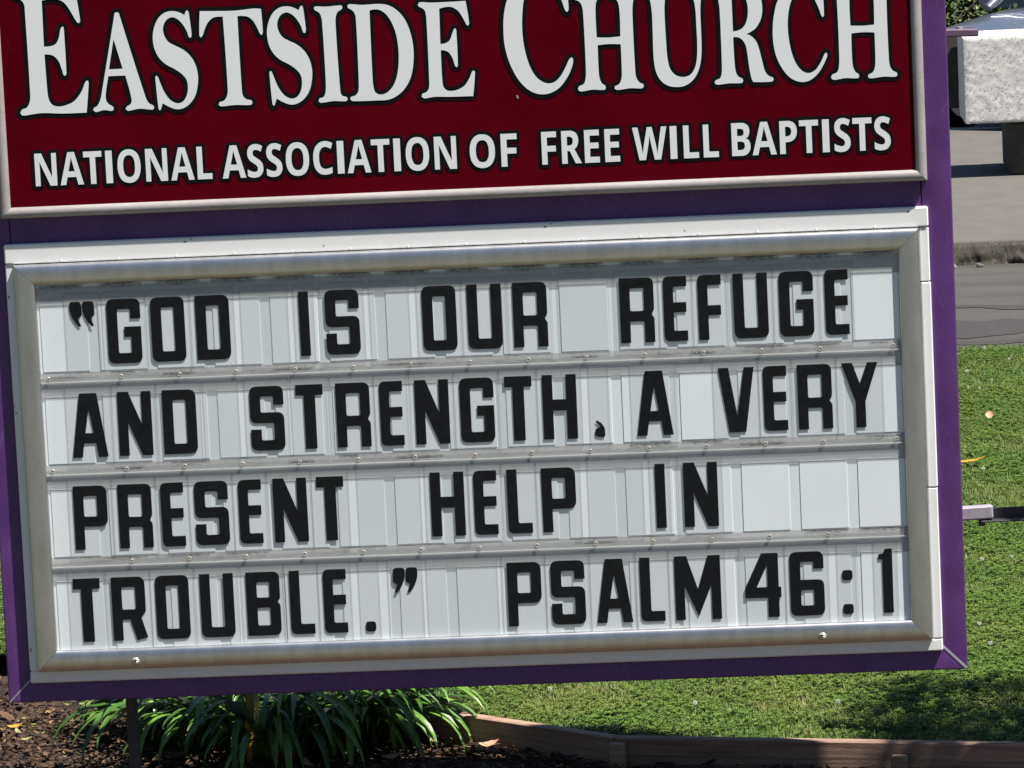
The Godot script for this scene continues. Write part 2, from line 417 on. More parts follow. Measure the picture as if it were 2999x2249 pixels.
func make_materials() -> void:
	M.purple = noisy(scuffed(noise_image(512, 3, 0.010, 0.25, [lin(.062, .020, .118), lin(.090, .030, .160), lin(.112, .043, .187)], Vector2.ONE, 1.1), 120, 5, lin(.17, .12, .22)), 0.9, 0.38)
	M.red = noisy(scuffed(noise_image(512, 5, 0.004, 0.012, [lin(.066, .0005, .0045), lin(.085, .0006, .006), lin(.100, .0008, .0075)], Vector2.ONE, 0.9), 16, 2, lin(.13, .012, .022)), 0.7, 0.35, 0.0, 0.14)
	M.ink = std(lin(.006, .006, .008), 0.45, 0.0, 0.2)
	M.vinyl = std(lin(.72, .76, .78), 0.45)
	M.cream = noisy(noise_image(256, 8, 0.02, 0.3, [lin(.25, .23, .225), lin(.32, .30, .30), lin(.36, .345, .355)], Vector2(0.3, 1)), 1.5, 0.42)
	M.white = noisy(white_dirt(), 1.1, 0.3)
	M.silver = noisy(noise_image(256, 12, 0.02, 0.5, [lin(.54, .54, .54), lin(.64, .64, .645), lin(.72, .72, .73)], Vector2(1.6, 0.5), 1.2), 2.0, 0.34)
	M.silver.metallic = 1.0
	M.backing = noisy(noise_image(256, 15, 0.01, 0.3, [lin(.70, .77, .82), lin(.76, .825, .86)], Vector2.ONE, 0.7), 1.2, 0.4)
	M.channel = std(lin(.68, .75, .79), 0.45)
	M.track = noisy(noise_image(256, 16, 0.03, 0.25, [lin(.17, .155, .14), lin(.30, .29, .28), lin(.36, .355, .35), lin(.38, .38, .375)], Vector2(0.35, 1), 1.3), 1.6, 0.35)
	M.track.transparency = BaseMaterial3D.TRANSPARENCY_ALPHA
	M.track.albedo_color = Color(1, 1, 1, 0.32)
	M.lip = clear_mat(lin(.42, .44, .45), 0.34, 0.3)
	M.edge = clear_mat(lin(.75, .78, .78), 0.6, 0.2)
	M.edge_dark = clear_mat(lin(.14, .15, .16), 0.30, 0.3)
	M.clear = clear_mat(lin(.46, .49, .50), 0.10, 0.3)
	M.clear_rim = clear_mat(lin(.22, .24, .26), 0.20, 0.3)
	M.letter = noisy(scuffed(noise_image(512, 17, 0.02, 0.3, [lin(.006, .007, .009), lin(.009, .010, .012), lin(.013, .014, .016)], Vector2.ONE, 0.9), 30, 1, lin(.30, .29, .27)), 3.0, 0.5, 0.0, 0.25)
	M.rivet = std(lin(.72, .70, .62), 0.35, 0.7)
	M.hole = std(lin(.01, .01, .01), 0.8)
	M.bare = std(lin(.42, .42, .46), 0.45, 0.4)
	M.dark_steel = noisy(noise_image(128, 19, 0.03, 0.4, [lin(.02, .019, .022), lin(.05, .047, .055)]), 2.0, 0.55)
	M.lilac = noisy(noise_image(128, 21, 0.05, 0.4, [lin(.24, .21, .27), lin(.42, .39, .44)]), 6.0, 0.5)
	M.lilac_dark = noisy(noise_image(128, 22, 0.05, 0.4, [lin(.085, .05, .095), lin(.14, .09, .15)]), 6.0, 0.5)
	M.mulch = noisy(noise_image(512, 31, 0.03, 0.25, [lin(.012, .007, .004), lin(.035, .019, .011), lin(.065, .037, .022), lin(.11, .068, .042)], Vector2.ONE, 1.4), 1.6, 0.95, 6.0)
	M.lawn = noisy(noise_image(512, 33, 0.02, 0.3, [lin(.055, .10, .014), lin(.085, .14, .020), lin(.14, .17, .04)], Vector2.ONE, 1.3), 0.8, 0.95, 4.0)
	M.far_grass = noisy(noise_image(512, 34, 0.02, 0.3, [lin(.030, .052, .009), lin(.048, .076, .013), lin(.075, .098, .024)], Vector2.ONE, 1.3), 0.8, 0.95, 3.0)
	M.road = noisy(road_image(), 0.25, 0.9, 1.5)
	M.slab = noisy(noise_image(512, 37, 0.02, 0.5, [lin(.098, .092, .084), lin(.112, .106, .097), lin(.124, .118, .108)], Vector2(1, 0.7), 1.0), 0.4, 0.9, 1.5)
	M.kerb = noisy(noise_image(256, 39, 0.06, 0.4, [lin(.022, .020, .016), lin(.042, .038, .031), lin(.10, .09, .075)], Vector2.ONE, 1.6), 3.0, 0.95, 6.0)
	M.dark_concrete = noisy(noise_image(256, 44, 0.03, 0.4, [lin(.035, .032, .028), lin(.075, .07, .063)], Vector2.ONE, 1.2), 1.2, 0.9, 1.0)
	M.rough = noisy(rough_image(), 1.5, 0.9, 1.6)
	M.smooth_concrete = noisy(noise_image(256, 43, 0.03, 0.4, [lin(.16, .155, .145), lin(.27, .26, .25)], Vector2.ONE, 1.2), 1.2, 0.9, 1.0)
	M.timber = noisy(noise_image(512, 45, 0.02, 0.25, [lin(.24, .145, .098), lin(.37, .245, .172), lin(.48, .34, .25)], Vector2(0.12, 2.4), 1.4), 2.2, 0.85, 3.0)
	M.timber_shaded = noisy(noise_image(512, 46, 0.02, 0.25, [lin(.17, .105, .075), lin(.28, .185, .135), lin(.38, .265, .20)], Vector2(0.12, 2.4), 1.4), 2.2, 0.85, 3.0)  # same wood as the other board, with shade painted into the colour

# white painted metal with a few spots of grime
func white_dirt() -> Image:
	var im := noise_image(256, 10, 0.02, 0.2, [lin(.72, .74, .75), lin(.80, .82, .83)], Vector2.ONE, 0.7)
	rng.seed = 5
	for k in 26:
		var c := Vector2(rng.randf() * 256, rng.randf() * 256)
		for j in rng.randi_range(1, 4):
			var p := c + Vector2(rng.randf_range(-4, 4), rng.randf_range(-3, 3))
			im.set_pixel(clampi(int(p.x), 0, 255), clampi(int(p.y), 0, 255), lin(.10, .09, .08))
	im.generate_mipmaps()
	return im

# dark dirt, dense at the upper edge and fading out, broken up by noise
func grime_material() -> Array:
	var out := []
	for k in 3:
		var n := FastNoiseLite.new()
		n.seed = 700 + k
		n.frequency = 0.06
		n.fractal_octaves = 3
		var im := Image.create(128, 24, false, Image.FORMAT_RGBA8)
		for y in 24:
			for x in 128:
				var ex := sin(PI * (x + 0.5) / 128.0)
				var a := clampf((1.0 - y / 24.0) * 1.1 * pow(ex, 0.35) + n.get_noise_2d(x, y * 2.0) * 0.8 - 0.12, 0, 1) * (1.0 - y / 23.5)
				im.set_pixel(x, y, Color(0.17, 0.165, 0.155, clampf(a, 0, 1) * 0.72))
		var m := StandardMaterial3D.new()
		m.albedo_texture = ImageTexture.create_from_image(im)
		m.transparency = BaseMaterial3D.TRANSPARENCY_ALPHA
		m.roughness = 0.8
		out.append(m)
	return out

# scratches and specks over a painted surface
func scuffed(im: Image, count: int, longest: int, c: Color) -> Image:
	var n := im.get_width()
	rng.seed = count * 31 + n
	for k in count:
		var p := Vector2(rng.randf() * n, rng.randf() * n)
		var d := Vector2(rng.randf_range(-0.5, 0.5), 1.0).normalized()
		var f := rng.randf_range(0.25, 0.9)
		for j in rng.randi_range(1, longest * 6 if longest > 1 else 2):
			var q := p + d * j
			var x := posmod(int(q.x), n)
			var y := posmod(int(q.y), n)
			im.set_pixel(x, y, im.get_pixel(x, y).lerp(c, f * rng.randf_range(0.5, 1.0)))
	im.generate_mipmaps()
	return im

func road_image() -> Image:
	var im := noise_image(512, 35, 0.012, 0.5, [lin(.040, .037, .034), lin(.064, .060, .055), lin(.078, .074, .069)], Vector2(0.35, 1.6), 1.2)
	im.generate_mipmaps()
	return im

# rough-cast: pale with many small dark pits
func rough_image() -> Image:
	var im := noise_image(512, 41, 0.01, 0.12, [lin(.54, .53, .515), lin(.65, .64, .625), lin(.70, .69, .675)], Vector2.ONE, 1.3)
	rng.seed = 9
	for k in 1500:
		var c := Vector2(rng.randf() * 512, rng.randf() * 512)
		var r := rng.randf_range(0.8, 2.9)
		var dark := rng.randf_range(.20, .5)
		var sq := rng.randf_range(0.5, 1.0)
		for y in range(-6, 7):
			for x in range(-6, 7):
				if Vector2(x * sq + y * 0.4, y).length() < r:
					im.set_pixel(posmod(int(c.x) + x, 512), posmod(int(c.y) + y, 512), lin(dark, dark * .96, dark * .9))
	im.generate_mipmaps()
	return im

# ---------------------------------------------------------------- the alphabet of the message board (millimetres, 164 high)
var CH := {}
func alphabet() -> void:
	CH["O"] = [[[0, 0, 18], [86, 0, 18], [86, 164, 18], [0, 164, 18]], [[27, 26, 4], [59, 26, 4], [59, 138, 4], [27, 138, 4]]]
	CH["D"] = [[[0, 0, 2], [86, 0, 20], [86, 164, 20], [0, 164, 2]], [[27, 26, 4], [60, 26, 5], [60, 138, 5], [27, 138, 4]]]
	CH["U"] = [[[0, 164], [0, 0, 18], [86, 0, 18], [86, 164], [60, 164], [60, 26, 4], [26, 26, 4], [26, 164]]]
	CH["G"] = [[[0, 0, 18], [86, 0, 18], [86, 93], [43, 93], [43, 67], [60, 67], [60, 26, 4], [27, 26, 4], [27, 138, 4], [60, 138, 4], [60, 113], [86, 113], [86, 164, 18], [0, 164, 18]]]
	CH["S"] = [[[0, 0, 18], [86, 0, 18], [86, 97, 18], [27, 97, 4], [27, 138, 4], [60, 138, 4], [60, 116], [86, 116], [86, 164, 18], [0, 164, 18], [0, 70, 18], [60, 70, 4], [60, 26, 4], [27, 26, 4], [27, 54], [0, 54]]]
	CH["E"] = [[[0, 0, 15], [59, 0], [59, 26], [25, 26, 4], [25, 73], [57, 73], [57, 98], [25, 98], [25, 138, 4], [59, 138], [59, 164], [0, 164, 15]]]
	CH["F"] = [[[0, 0], [25, 0], [25, 62], [57, 62], [57, 87], [25, 87], [25, 138, 4], [59, 138], [59, 164], [0, 164, 15]]]
	CH["T"] = [[[20, 0], [49, 0], [49, 137], [69, 137], [69, 164], [0, 164], [0, 137], [20, 137]]]
	CH["H"] = [[[0, 0], [26, 0], [26, 73], [60, 73], [60, 101], [26, 101], [26, 164], [0, 164]].slice(0, 5) + [[60, 0], [86, 0], [86, 164], [60, 164], [60, 101], [26, 101], [26, 164], [0, 164]]]
	CH["H"] = [[[0, 0], [26, 0], [26, 73], [60, 73], [60, 0], [86, 0], [86, 164], [60, 164], [60, 101], [26, 101], [26, 164], [0, 164]]]
	CH["N"] = [[[0, 0], [25, 0], [25, 86], [59, 0], [86, 0], [86, 164], [61, 164], [61, 78], [28, 164], [0, 164]]]
	CH["A"] = [[[0, 0], [25, 0], [30, 36], [61, 36], [66, 0], [91, 0], [68, 164, 3], [24, 164, 3]], [[35, 62], [56, 62], [46, 124]]]
	CH["V"] = [[[24, 0], [66, 0], [90, 164], [65, 164], [45.5, 40], [26, 164], [0, 164]]]
	CH["Y"] = [[[33, 0], [58, 0], [58, 66], [91, 164], [65, 164], [45.5, 111], [27, 164], [0, 164], [33, 66]]]
	CH["P"] = [[[0, 0], [25, 0], [25, 59], [86, 59, 20], [86, 164, 20], [0, 164]], [[26, 85, 4], [60, 85, 4], [60, 138, 4], [26, 138, 4]]]
	CH["R"] = [[[0, 0], [25, 0], [25, 54], [61, 54, 7], [61, 0], [86, 0], [86, 62, 9], [79, 71, 2], [86, 82, 9], [86, 164, 18], [0, 164, 2]], [[26, 80, 4], [61, 80, 4], [61, 138, 4], [26, 138, 4]]]
	CH["R2"] = [[[0, 0], [25, 0], [25, 54], [45, 54], [60, 0], [88, 6], [73, 60, 4], [86, 72, 8], [86, 164, 20], [0, 164, 2]], [[26, 80, 4], [61, 80, 4], [61, 138, 4], [26, 138, 4]]]
	CH["B"] = [[[0, 0, 2], [86, 0, 18], [86, 78, 10], [79, 86, 2], [86, 94, 10], [86, 164, 18], [0, 164, 2]], [[27, 26, 4], [60, 26, 5], [60, 72, 5], [27, 72, 4]], [[27, 98, 4], [60, 98, 5], [60, 138, 5], [27, 138, 4]]]
	CH["L"] = [[[0, 0, 15], [61, 0], [61, 26], [26, 26, 4], [26, 164], [0, 164]]]
	CH["I"] = [[[0, 0], [25, 0], [25, 164], [0, 164]]]
	CH["M"] = [[[0, 0], [24, 0], [24, 88], [58, 8, 2], [92, 88], [92, 0], [116, 0], [116, 164], [85, 164], [58, 78], [31, 164], [0, 164]]]
	CH["4"] = [[[57, 0], [85, 0], [85, 50], [91, 50], [91, 77], [85, 77], [85, 164], [43, 164], [0, 76], [0, 50], [57, 50]], [[29, 77], [57, 77], [57, 134]]]
	CH["6"] = [[[0, 0, 18], [86, 0, 18], [86, 92, 16], [27, 92], [27, 138, 4], [60, 138, 4], [60, 120], [86, 120], [86, 164, 18], [0, 164, 18]], [[27, 26, 4], [60, 26, 4], [60, 66, 4], [27, 66, 4]]]
	CH["1"] = [[[10, 0], [35, 0], [35, 164], [17, 164, 2], [12, 152], [0, 150], [0, 137], [10, 137]]]
	CH["."] = [[[0, 0, 8], [26, 0, 8], [26, 26, 8], [0, 26, 8]]]
	CH[","] = [[[0, 3, 7], [25, 0, 7], [25, 24, 7], [16, 37, 3], [5, 44], [2, 40], [12, 30], [12, 26], [0, 22, 7]]]
	CH["open"] = [[[20, 2], [23, 0], [28, 1], [21.5, 18], [21.5, 22.5], [28, 25, 3], [31, 31, 3], [30, 64, 9], [0, 64, 9], [1, 36, 12], [9, 17, 10]]]
	CH["close"] = [[[11, 2], [8, 0], [3, 1], [9.5, 18], [9.5, 22.5], [3, 25, 3], [0, 31, 3], [1, 64, 9], [31, 64, 9], [30, 36, 12], [22, 17, 10]]]

var letter_mesh := {}
func glyph_mesh(ch: String) -> ArrayMesh:
	if not letter_mesh.has(ch):
		var st := new_st()
		if ch == ":":
			plate(st, rounded(CH["."][0]), [], 0.0, 0.0004)
			plate(st, rounded(CH["."][0]), [], 0.0, 0.0004, 0.001, Vector2(0, 0.087))
		elif ch == "quote_open" or ch == "quote_close":
			var q: Array = CH["open" if ch == "quote_open" else "close"]
			plate(st, rounded(q[0]), [], 0.0, 0.0004)
			plate(st, rounded(q[0]), [], 0.0, 0.0004, 0.001, Vector2(0.0325, 0))
		else:
			var g: Array = CH[ch]
			var holes := []
			for i in range(1, g.size()): holes.append(rounded(g[i]))
			plate(st, rounded(g[0]), holes, 0.0, 0.0004)
		letter_mesh[ch] = st.commit()
	return letter_mesh[ch]

var clear_meshes := {}
func clear_panel(parent: Node3D, x0: float, x1: float, y0: float, y1: float) -> void:
	var st := new_st()
	bx(st, Vector3((x0 + x1) / 2, (y0 + y1) / 2, 0.0), Vector3(x1 - x0 - 0.003, y1 - y0 - 0.003, 0.0008))
	mi("clear_sheet", st.commit(), M.clear, parent)
	st = new_st()
	for s in [[Vector3((x0 + x1) / 2, y0, 0), Vector3(x1 - x0, 0.0014, 0.0011)], [Vector3((x0 + x1) / 2, y1, 0), Vector3(x1 - x0, 0.0014, 0.0011)], [Vector3(x0, (y0 + y1) / 2, 0), Vector3(0.0015, y1 - y0 - 0.003, 0.0011)], [Vector3(x1, (y0 + y1) / 2, 0), Vector3(0.0015, y1 - y0 - 0.003, 0.0011)]]:
		bx(st, s[0], s[1])
	mi("sheet_edge", st.commit(), M.clear_rim, parent)

const ORD := ["first", "second", "third", "fourth", "fifth", "sixth", "seventh", "eighth"]

# one changeable letter: a clear sheet that carries a black character
func sign_letter(ch: String, x: float, y: float, label: String, w: float, y_char := 0.0) -> void:
	var o := thing("sign_letter", label, "sign letter", Vector3(x, GY + y, -0.0019 + rng.randf_range(0, 0.0003)), "changeable letters on the message board")
	var c := mi("character", glyph_mesh(ch), M.letter, o)
	c.position = Vector3(0, y_char, 0.00045)
	o.rotation.z = rng.randf_range(-0.004, 0.004)
	clear_panel(o, -0.0125 + rng.randf_range(-0.001, 0.001), w + 0.0125, -0.021, 0.183)

func words(y: float, row_name: String, list: Array) -> void:
	for wd in list:
		var text: String = wd[0]
		for i in text.length():
			var ch := text[i]
			var at: float = wd[1][i] * 0.001
			var gm := ch
			if text == "TROUBLE" and ch == "R": gm = "R2"
			var outline: Array = CH[gm][0]
			var w := 0.0
			for p in outline: w = maxf(w, p[0])
			var which := "black %s on a clear sheet" % ch
			if text.length() == 1: which += ", the one-letter word %s in the %s row" % [ch, row_name]
			else: which += ", %s letter of %s in the %s row" % [ORD[i] if i < text.length() - 1 or i == 0 else "last", text, row_name]
			sign_letter(gm, at, y, which, w * 0.001)

func message() -> void:
	rng.seed = 77
	words(0.2525, "top", [["GOD", [-913, -801, -687]], ["IS", [-424, -358]], ["OUR", [-113, 1, 116]], ["REFUGE", [385, 495, 582, 671, 785, 900]]])
	words(0.0155, "second", [["AND", [-1019, -899, -785]], ["STRENGTH", [-562, -444, -343, -232, -143, -29, 84.5, 180]], ["A", [416]], ["VERY", [624, 737, 823, 934]]])
	words(-0.2217, "third", [["PRESENT", [-1026, -912, -802, -716, -604, -515, -404]], ["HELP", [-115, -5, 80, 168]], ["IN", [455, 526]]])
	words(-0.4602, "bottom", [["TROUBLE", [-1040, -942, -830, -715, -597, -486, -400]], ["PSALM", [69, 180, 294, 406, 494]]])
	sign_letter("quote_open", -1.006, 0.2525, "black opening quotation mark on a clear sheet, before GOD", 0.063, 0.097)
	sign_letter(",", 0.3095, 0.0155, "black upside-down comma on a clear sheet, after STRENGTH", 0.025)
	sign_letter(".", -0.2955, -0.4602, "black full stop on a clear sheet, after TROUBLE", 0.026)
	sign_letter("quote_close", -0.2210, -0.4602, "black closing quotation mark on a clear sheet, after TROUBLE", 0.0625, 0.0975)
	sign_letter("4", 0.671, -0.4602, "black numeral 4 on a clear sheet, after PSALM", 0.091)
	sign_letter("6", 0.785, -0.4602, "black numeral 6 on a clear sheet, beside the 4", 0.086)
	sign_letter(":", 0.917, -0.4602, "black colon on a clear sheet, between 6 and 1", 0.026)
	sign_letter("1", 1.009, -0.4602, "black numeral 1 on a clear sheet, at the end of the bottom row", 0.035)
	# blank sheets that fill the gaps between words
	for b in [[-0.572, 0.2525, 0.12, "GOD and IS in the top row"], [-0.245, 0.2525, 0.1, "IS and OUR in the top row"], [0.232, 0.2525, 0.125, "OUR and REFUGE in the top row"], [-0.680, 0.0155, 0.09, "AND and STRENGTH in the second row"], [-0.300, -0.2217, 0.16, "PRESENT and HELP in the third row"], [0.285, -0.2217, 0.14, "HELP and IN in the third row"], [-0.135, -0.4602, 0.18, "the closing quotation mark and PSALM in the bottom row"]]:
		var o := thing("blank_sheet", "blank clear sheet between %s" % b[3], "blank sheet", Vector3(b[0], GY + b[1], -0.0019), "blank sheets on the message board")
		clear_panel(o, 0, b[2], -0.021, 0.183)

# ---------------------------------------------------------------- the sign
func offset_mesh(called: String, mesh: Mesh, mat: Material, parent: Node3D) -> MeshInstance3D:
	var o := mi(called, mesh, mat, parent)
	if parent.get_parent() == self: o.position = Vector3(0, GY, 0)
	return o

func frame_of(parent: Node3D, called: String, x: float, y0: float, y1: float, prof: Array, mat: Material, gap: float, cy := 0.0) -> void:
	var c := [Vector3(-x, y0, 0), Vector3(x, y0, 0), Vector3(x, y1, 0), Vector3(-x, y1, 0)]
	var inw := [Vector3(0, 1, 0), Vector3(-1, 0, 0), Vector3(0, -1, 0), Vector3(1, 0, 0)]
	for i in 4:
		offset_mesh(called, rail(c[i], c[(i + 1) % 4], inw[i], prof, gap), mat, parent)

func build_sign() -> void:
	var s := thing("church_sign", "purple framed church sign with a maroon header above a white message board", "sign")
	const PZ := -0.024       # face of the purple cabinet
	# cabinet: four mitred rails, the strip between the boxes, the body behind
	frame_of(s, "cabinet_rail", 1.2265, -0.617, 1.320, [Vector2(0, -0.165), Vector2(0, PZ - 0.004), Vector2(0.0012, PZ - 0.001), Vector2(0.004, PZ), Vector2(0.075, PZ), Vector2(0.0755, PZ - 0.02)], M.purple, 0.0008)
	offset_mesh("cabinet_strip", box_mesh(Vector3(0, 0.5985, PZ - 0.013), Vector3(2.2985, 0.11, 0.024), 0.002), M.purple, s)
	offset_mesh("cabinet_body", box_mesh(Vector3(0, 0.3515, -0.105), Vector3(2.38, 1.865, 0.11), 0.004), M.dark_steel, s)
	# bare worn metal that shows in the lower mitres
	for k in [-1.0, 1.0]:
		var wst := new_st()
		bx(wst, Vector3(k * 1.1925, -0.5835, PZ - 0.0005), Vector3(0.088, 0.0035 if k < 0 else 0.006, 0.003), 0.0004, Basis(Vector3(0, 0, 1), -k * PI / 4))
		offset_mesh("worn_mitre", wst.commit(), M.bare, s)
	# header box
	var hd := offset_mesh("header_panel", box_mesh(Vector3(0, 0.9775, -0.005), Vector3(2.29, 0.670, 0.022), 0.001), M.red, s)
	frame_of(hd, "header_frame", 1.1655, 0.632, 1.2900, [Vector2(0, PZ), Vector2(0, 0.008), Vector2(0.003, 0.0125), Vector2(0.010, 0.0165), Vector2(0.018, 0.0165), Vector2(0.025, 0.0125), Vector2(0.0275, 0.0062), Vector2(0.0275, 0.001)], M.cream, 0.0002)
	header_text(hd)
	var chip := new_st()
	bx(chip, Vector3(0.153, 0.883, 0.0063), Vector3(0.0045, 0.008, 0.001), 0.0004, Basis(Vector3(0, 0, 1), 0.3))
	mi("paint_chip", chip.commit(), M.cream, hd)
	# message box: white flange, silver door frame, translucent backing
	const FX := 1.165
	for f in [[0.540, 0.05, -0.0210], [-0.549, 0.032, -0.0245]]:
		offset_mesh("flange", box_mesh(Vector3(0, f[0], f[2]), Vector3(2 * FX, f[1], 0.030), 0.0035), M.white, s)
	offset_mesh("flange", box_mesh(Vector3(-1.1525, -0.0090, -0.0245), Vector3(0.025, 1.0470, 0.030), 0.003), M.white, s)
	for f in [[0.513, 0.3765], [0.3755, -0.1450], [-0.1460, -0.5325]]:
		offset_mesh("flange", box_mesh(Vector3(1.1525 + (0.0010 if f[0] < 0.4 and f[0] > 0 else 0.0), (f[0] + f[1]) / 2, -0.0245 + (0.0005 if f[0] < 0.4 and f[0] > 0 else 0.0)), Vector3(0.025, f[0] - f[1], 0.030), 0.003), M.white, s)
	# small pressed dimples along the top flange
	for i in 15:
		var bst := new_st()
		var bc := Vector3(-1.02 + i * 0.1465, 0.5195, -0.0063)
		tube(bst, [bc - Vector3(0, 0, 0.001), bc + Vector3(0, 0, 0.0012)], [0.0045, 0.0015], 8)
		offset_mesh("pressed_dimple", bst.commit(), M.white, s)
	var prof := []
	for i in 15:
		var a := PI * i / 14.0
		prof.append(Vector2(0.027 - 0.027 * cos(a), 0.001 + pow(sin(a), 0.8) * 0.0118))
	prof[0].y = 0.0
	prof.push_front(Vector2(0.0, -0.020))
	prof[15].y = -0.006
	var door := [Vector3(-1.1425, -0.5335, 0), Vector3(1.1395, -0.5335, 0), Vector3(1.1395, 0.5130, 0), Vector3(-1.1425, 0.5130, 0)]
	var inw := [Vector3(0, 1, 0), Vector3(-1, 0, 0), Vector3(0, -1, 0), Vector3(1, 0, 0)]
	var bottom_rail: MeshInstance3D
	for i in 4:
		var r := offset_mesh("door_rail", rail(door[i], door[(i + 1) % 4], inw[i], prof, 0.0004), M.silver, s)
		if i == 0: bottom_rail = r
	for sx in [-0.888, 0.861]:
		var sst := new_st()
		var q := Vector3(sx, -0.5125, 0.0108)
		tube(sst, [q, q + Vector3(0, -0.002, 0.0045), q + Vector3(0, -0.002, 0.0055)], [0.0115, 0.0085, 0.0045], 14)
		var sc := mi("door_screw", sst.commit(), M.rivet, bottom_rail)
		sst = new_st()
		tube(sst, [q + Vector3(0, -0.002, 0.0052), q + Vector3(0, -0.002, 0.0060)], [0.0028, 0.0025], 8)
		mi("screw_socket", sst.commit(), M.hole, bottom_rail)
	offset_mesh("board_back", box_mesh(Vector3(0, -0.011, -0.0085), Vector3(2.20, 0.96, 0.008)), M.channel, s)
	# the white backing is pressed into upright panels with shallow channels between
	var pitch := 0.14630
	var first := 0.660 - 12 * pitch
	for i in 16:
		var x0 := maxf(first + (i - 1) * pitch + 0.0135, -1.098)
		var x1 := minf(first + i * pitch - 0.0135, 1.098)
		if x1 - x0 < 0.01: continue
		for rr in [[0.41, 0.2365], [0.1735, 0.0005], [-0.064, -0.2390], [-0.302, -0.488]]:
			offset_mesh("backing_panel", box_mesh(Vector3((x0 + x1) / 2, (rr[0] + rr[1]) / 2, -0.0038), Vector3(x1 - x0, rr[0] - rr[1], 0.0014), 0.0011), M.backing, s)
	# rails that hold the letters
	for t in [0.2200, -0.0168, -0.2546]:
		var tr := offset_mesh("letter_track", box_mesh(Vector3(0, t + 0.0028, 0.0000), Vector3(2.185, 0.0235, 0.0016), 0.0003), M.track, s)
		mi("track_lip", box_mesh(Vector3(0, t - 0.0295, -0.0027), Vector3(2.185, 0.039, 0.0006)), M.lip, tr)
		mi("track_edge", box_mesh(Vector3(0, t - 0.0103, 0.0004), Vector3(2.185, 0.0022, 0.0024)), M.edge, tr)
		mi("track_edge", box_mesh(Vector3(0, t - 0.0498, -0.0024), Vector3(2.185, 0.0016, 0.0010)), M.edge_dark, tr)
		var xs := [-1.0673 if t > 0 else -1.0755]
		for i in 13: xs.append(-0.8835 + i * 0.1474)
		if t > -0.2: xs.append(1.068)
		else: xs.remove_at(0)
		for x in xs:
			var jx: float = x + rng.randf_range(-0.003, 0.003)
			var rst := new_st()
			var c := Vector3(jx, t + rng.randf_range(-0.001, 0.001), 0.0008)
			# an eyelet: a ring with a dark middle
			var ring := []
			for k in 10:
				var a := TAU * k / 10
				var d := Vector3(cos(a), sin(a), 0)
				ring.append([c + d * 0.0056, c + d * 0.0046 + Vector3(0, 0, 0.0018), c + d * 0.0026 + Vector3(0, 0, 0.0018), c + d * 0.0018 + Vector3(0, 0, 0.0006)])
			for k in 10:
				var e: Array = ring[k]
				var f: Array = ring[(k + 1) % 10]
				for q in 3: fquad(rst, e[q], f[q], f[q + 1], e[q + 1], Vector3(0, 0, 1) + (e[q] - c) * 80.0 * (1.0 if q == 0 else (0.0 if q == 1 else -1.0)))
			mi("rivet", rst.commit(), M.rivet, tr)
			rst = new_st()
			tube(rst, [c + Vector3(0, 0, -0.0002), c + Vector3(0, 0, 0.0007)], [0.0022, 0.0022], 8)
			mi("rivet_hole", rst.commit(), M.hole, tr)
	var tl := offset_mesh("track_lip", box_mesh(Vector3(0, 0.4285, -0.0027), Vector3(2.185, 0.047, 0.0006)), M.lip, s)
	mi("track_edge", box_mesh(Vector3(0, 0.4045, -0.0024), Vector3(2.185, 0.0016, 0.0010)), M.edge_dark, tl)
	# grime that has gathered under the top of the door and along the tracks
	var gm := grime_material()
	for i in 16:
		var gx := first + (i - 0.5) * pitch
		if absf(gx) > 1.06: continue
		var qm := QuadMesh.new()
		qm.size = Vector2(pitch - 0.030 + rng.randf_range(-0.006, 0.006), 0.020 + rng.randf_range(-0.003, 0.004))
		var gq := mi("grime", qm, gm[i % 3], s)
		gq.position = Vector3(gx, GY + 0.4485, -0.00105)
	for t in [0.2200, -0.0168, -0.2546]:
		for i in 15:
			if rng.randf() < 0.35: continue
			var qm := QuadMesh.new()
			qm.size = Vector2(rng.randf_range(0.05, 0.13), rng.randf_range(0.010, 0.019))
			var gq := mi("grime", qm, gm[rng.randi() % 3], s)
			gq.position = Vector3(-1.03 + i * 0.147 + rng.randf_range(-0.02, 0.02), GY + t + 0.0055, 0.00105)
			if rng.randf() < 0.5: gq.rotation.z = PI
	# pole under the cabinet, brackets at its side and the steel post they run to
	var pst := new_st()
	tube(pst, [Vector3(-0.925, -0.98, -0.125), Vector3(-0.925, -0.612, -0.125)], [0.0155, 0.0155], 14)
	offset_mesh("pole", pst.commit(), M.dark_steel, s)
	var br := offset_mesh("upper_bracket", box_mesh(Vector3(1.262, 0.990, -0.10), Vector3(0.094, 0.019, 0.05), 0.003, Basis(Vector3(0, 0, 1), -0.03)), M.lilac_dark, s)
	var nst := new_st()
	tube(nst, [Vector3(1.262, 0.998, -0.10), Vector3(1.262, 1.0045, -0.10)], [0.0105, 0.009], 6)
	mi("bracket_bolt", nst.commit(), M.lilac, br)
	var lb := offset_mesh("lower_bracket", box_mesh(Vector3(1.263, -0.227, -0.092), Vector3(0.086, 0.034, 0.03), 0.004, Basis(Vector3(0, 0, 1), 0.03)), M.lilac, s)
	mi("bracket_bar", box_mesh(Vector3(1.52, -0.2345, -0.112), Vector3(0.54, 0.030, 0.006), 0.001), M.dark_steel, lb)
	mi("bracket_bar", box_mesh(Vector3(1.50, -0.2485, -0.092), Vector3(0.45, 0.004, 0.045), 0.001), M.dark_steel, lb)
	nst = new_st()
	tube(nst, [Vector3(1.277, -0.262, -0.092), Vector3(1.277, -0.247, -0.092)], [0.008, 0.008], 6)
	mi("bracket_bolt", nst.commit(), M.dark_steel, lb)
	pst = new_st()
	bx(pst, Vector3(1.79, 0.1, -0.125), Vector3(0.07, 2.1, 0.07), 0.004)
	offset_mesh("steel_post", pst.commit(), M.dark_steel, s)

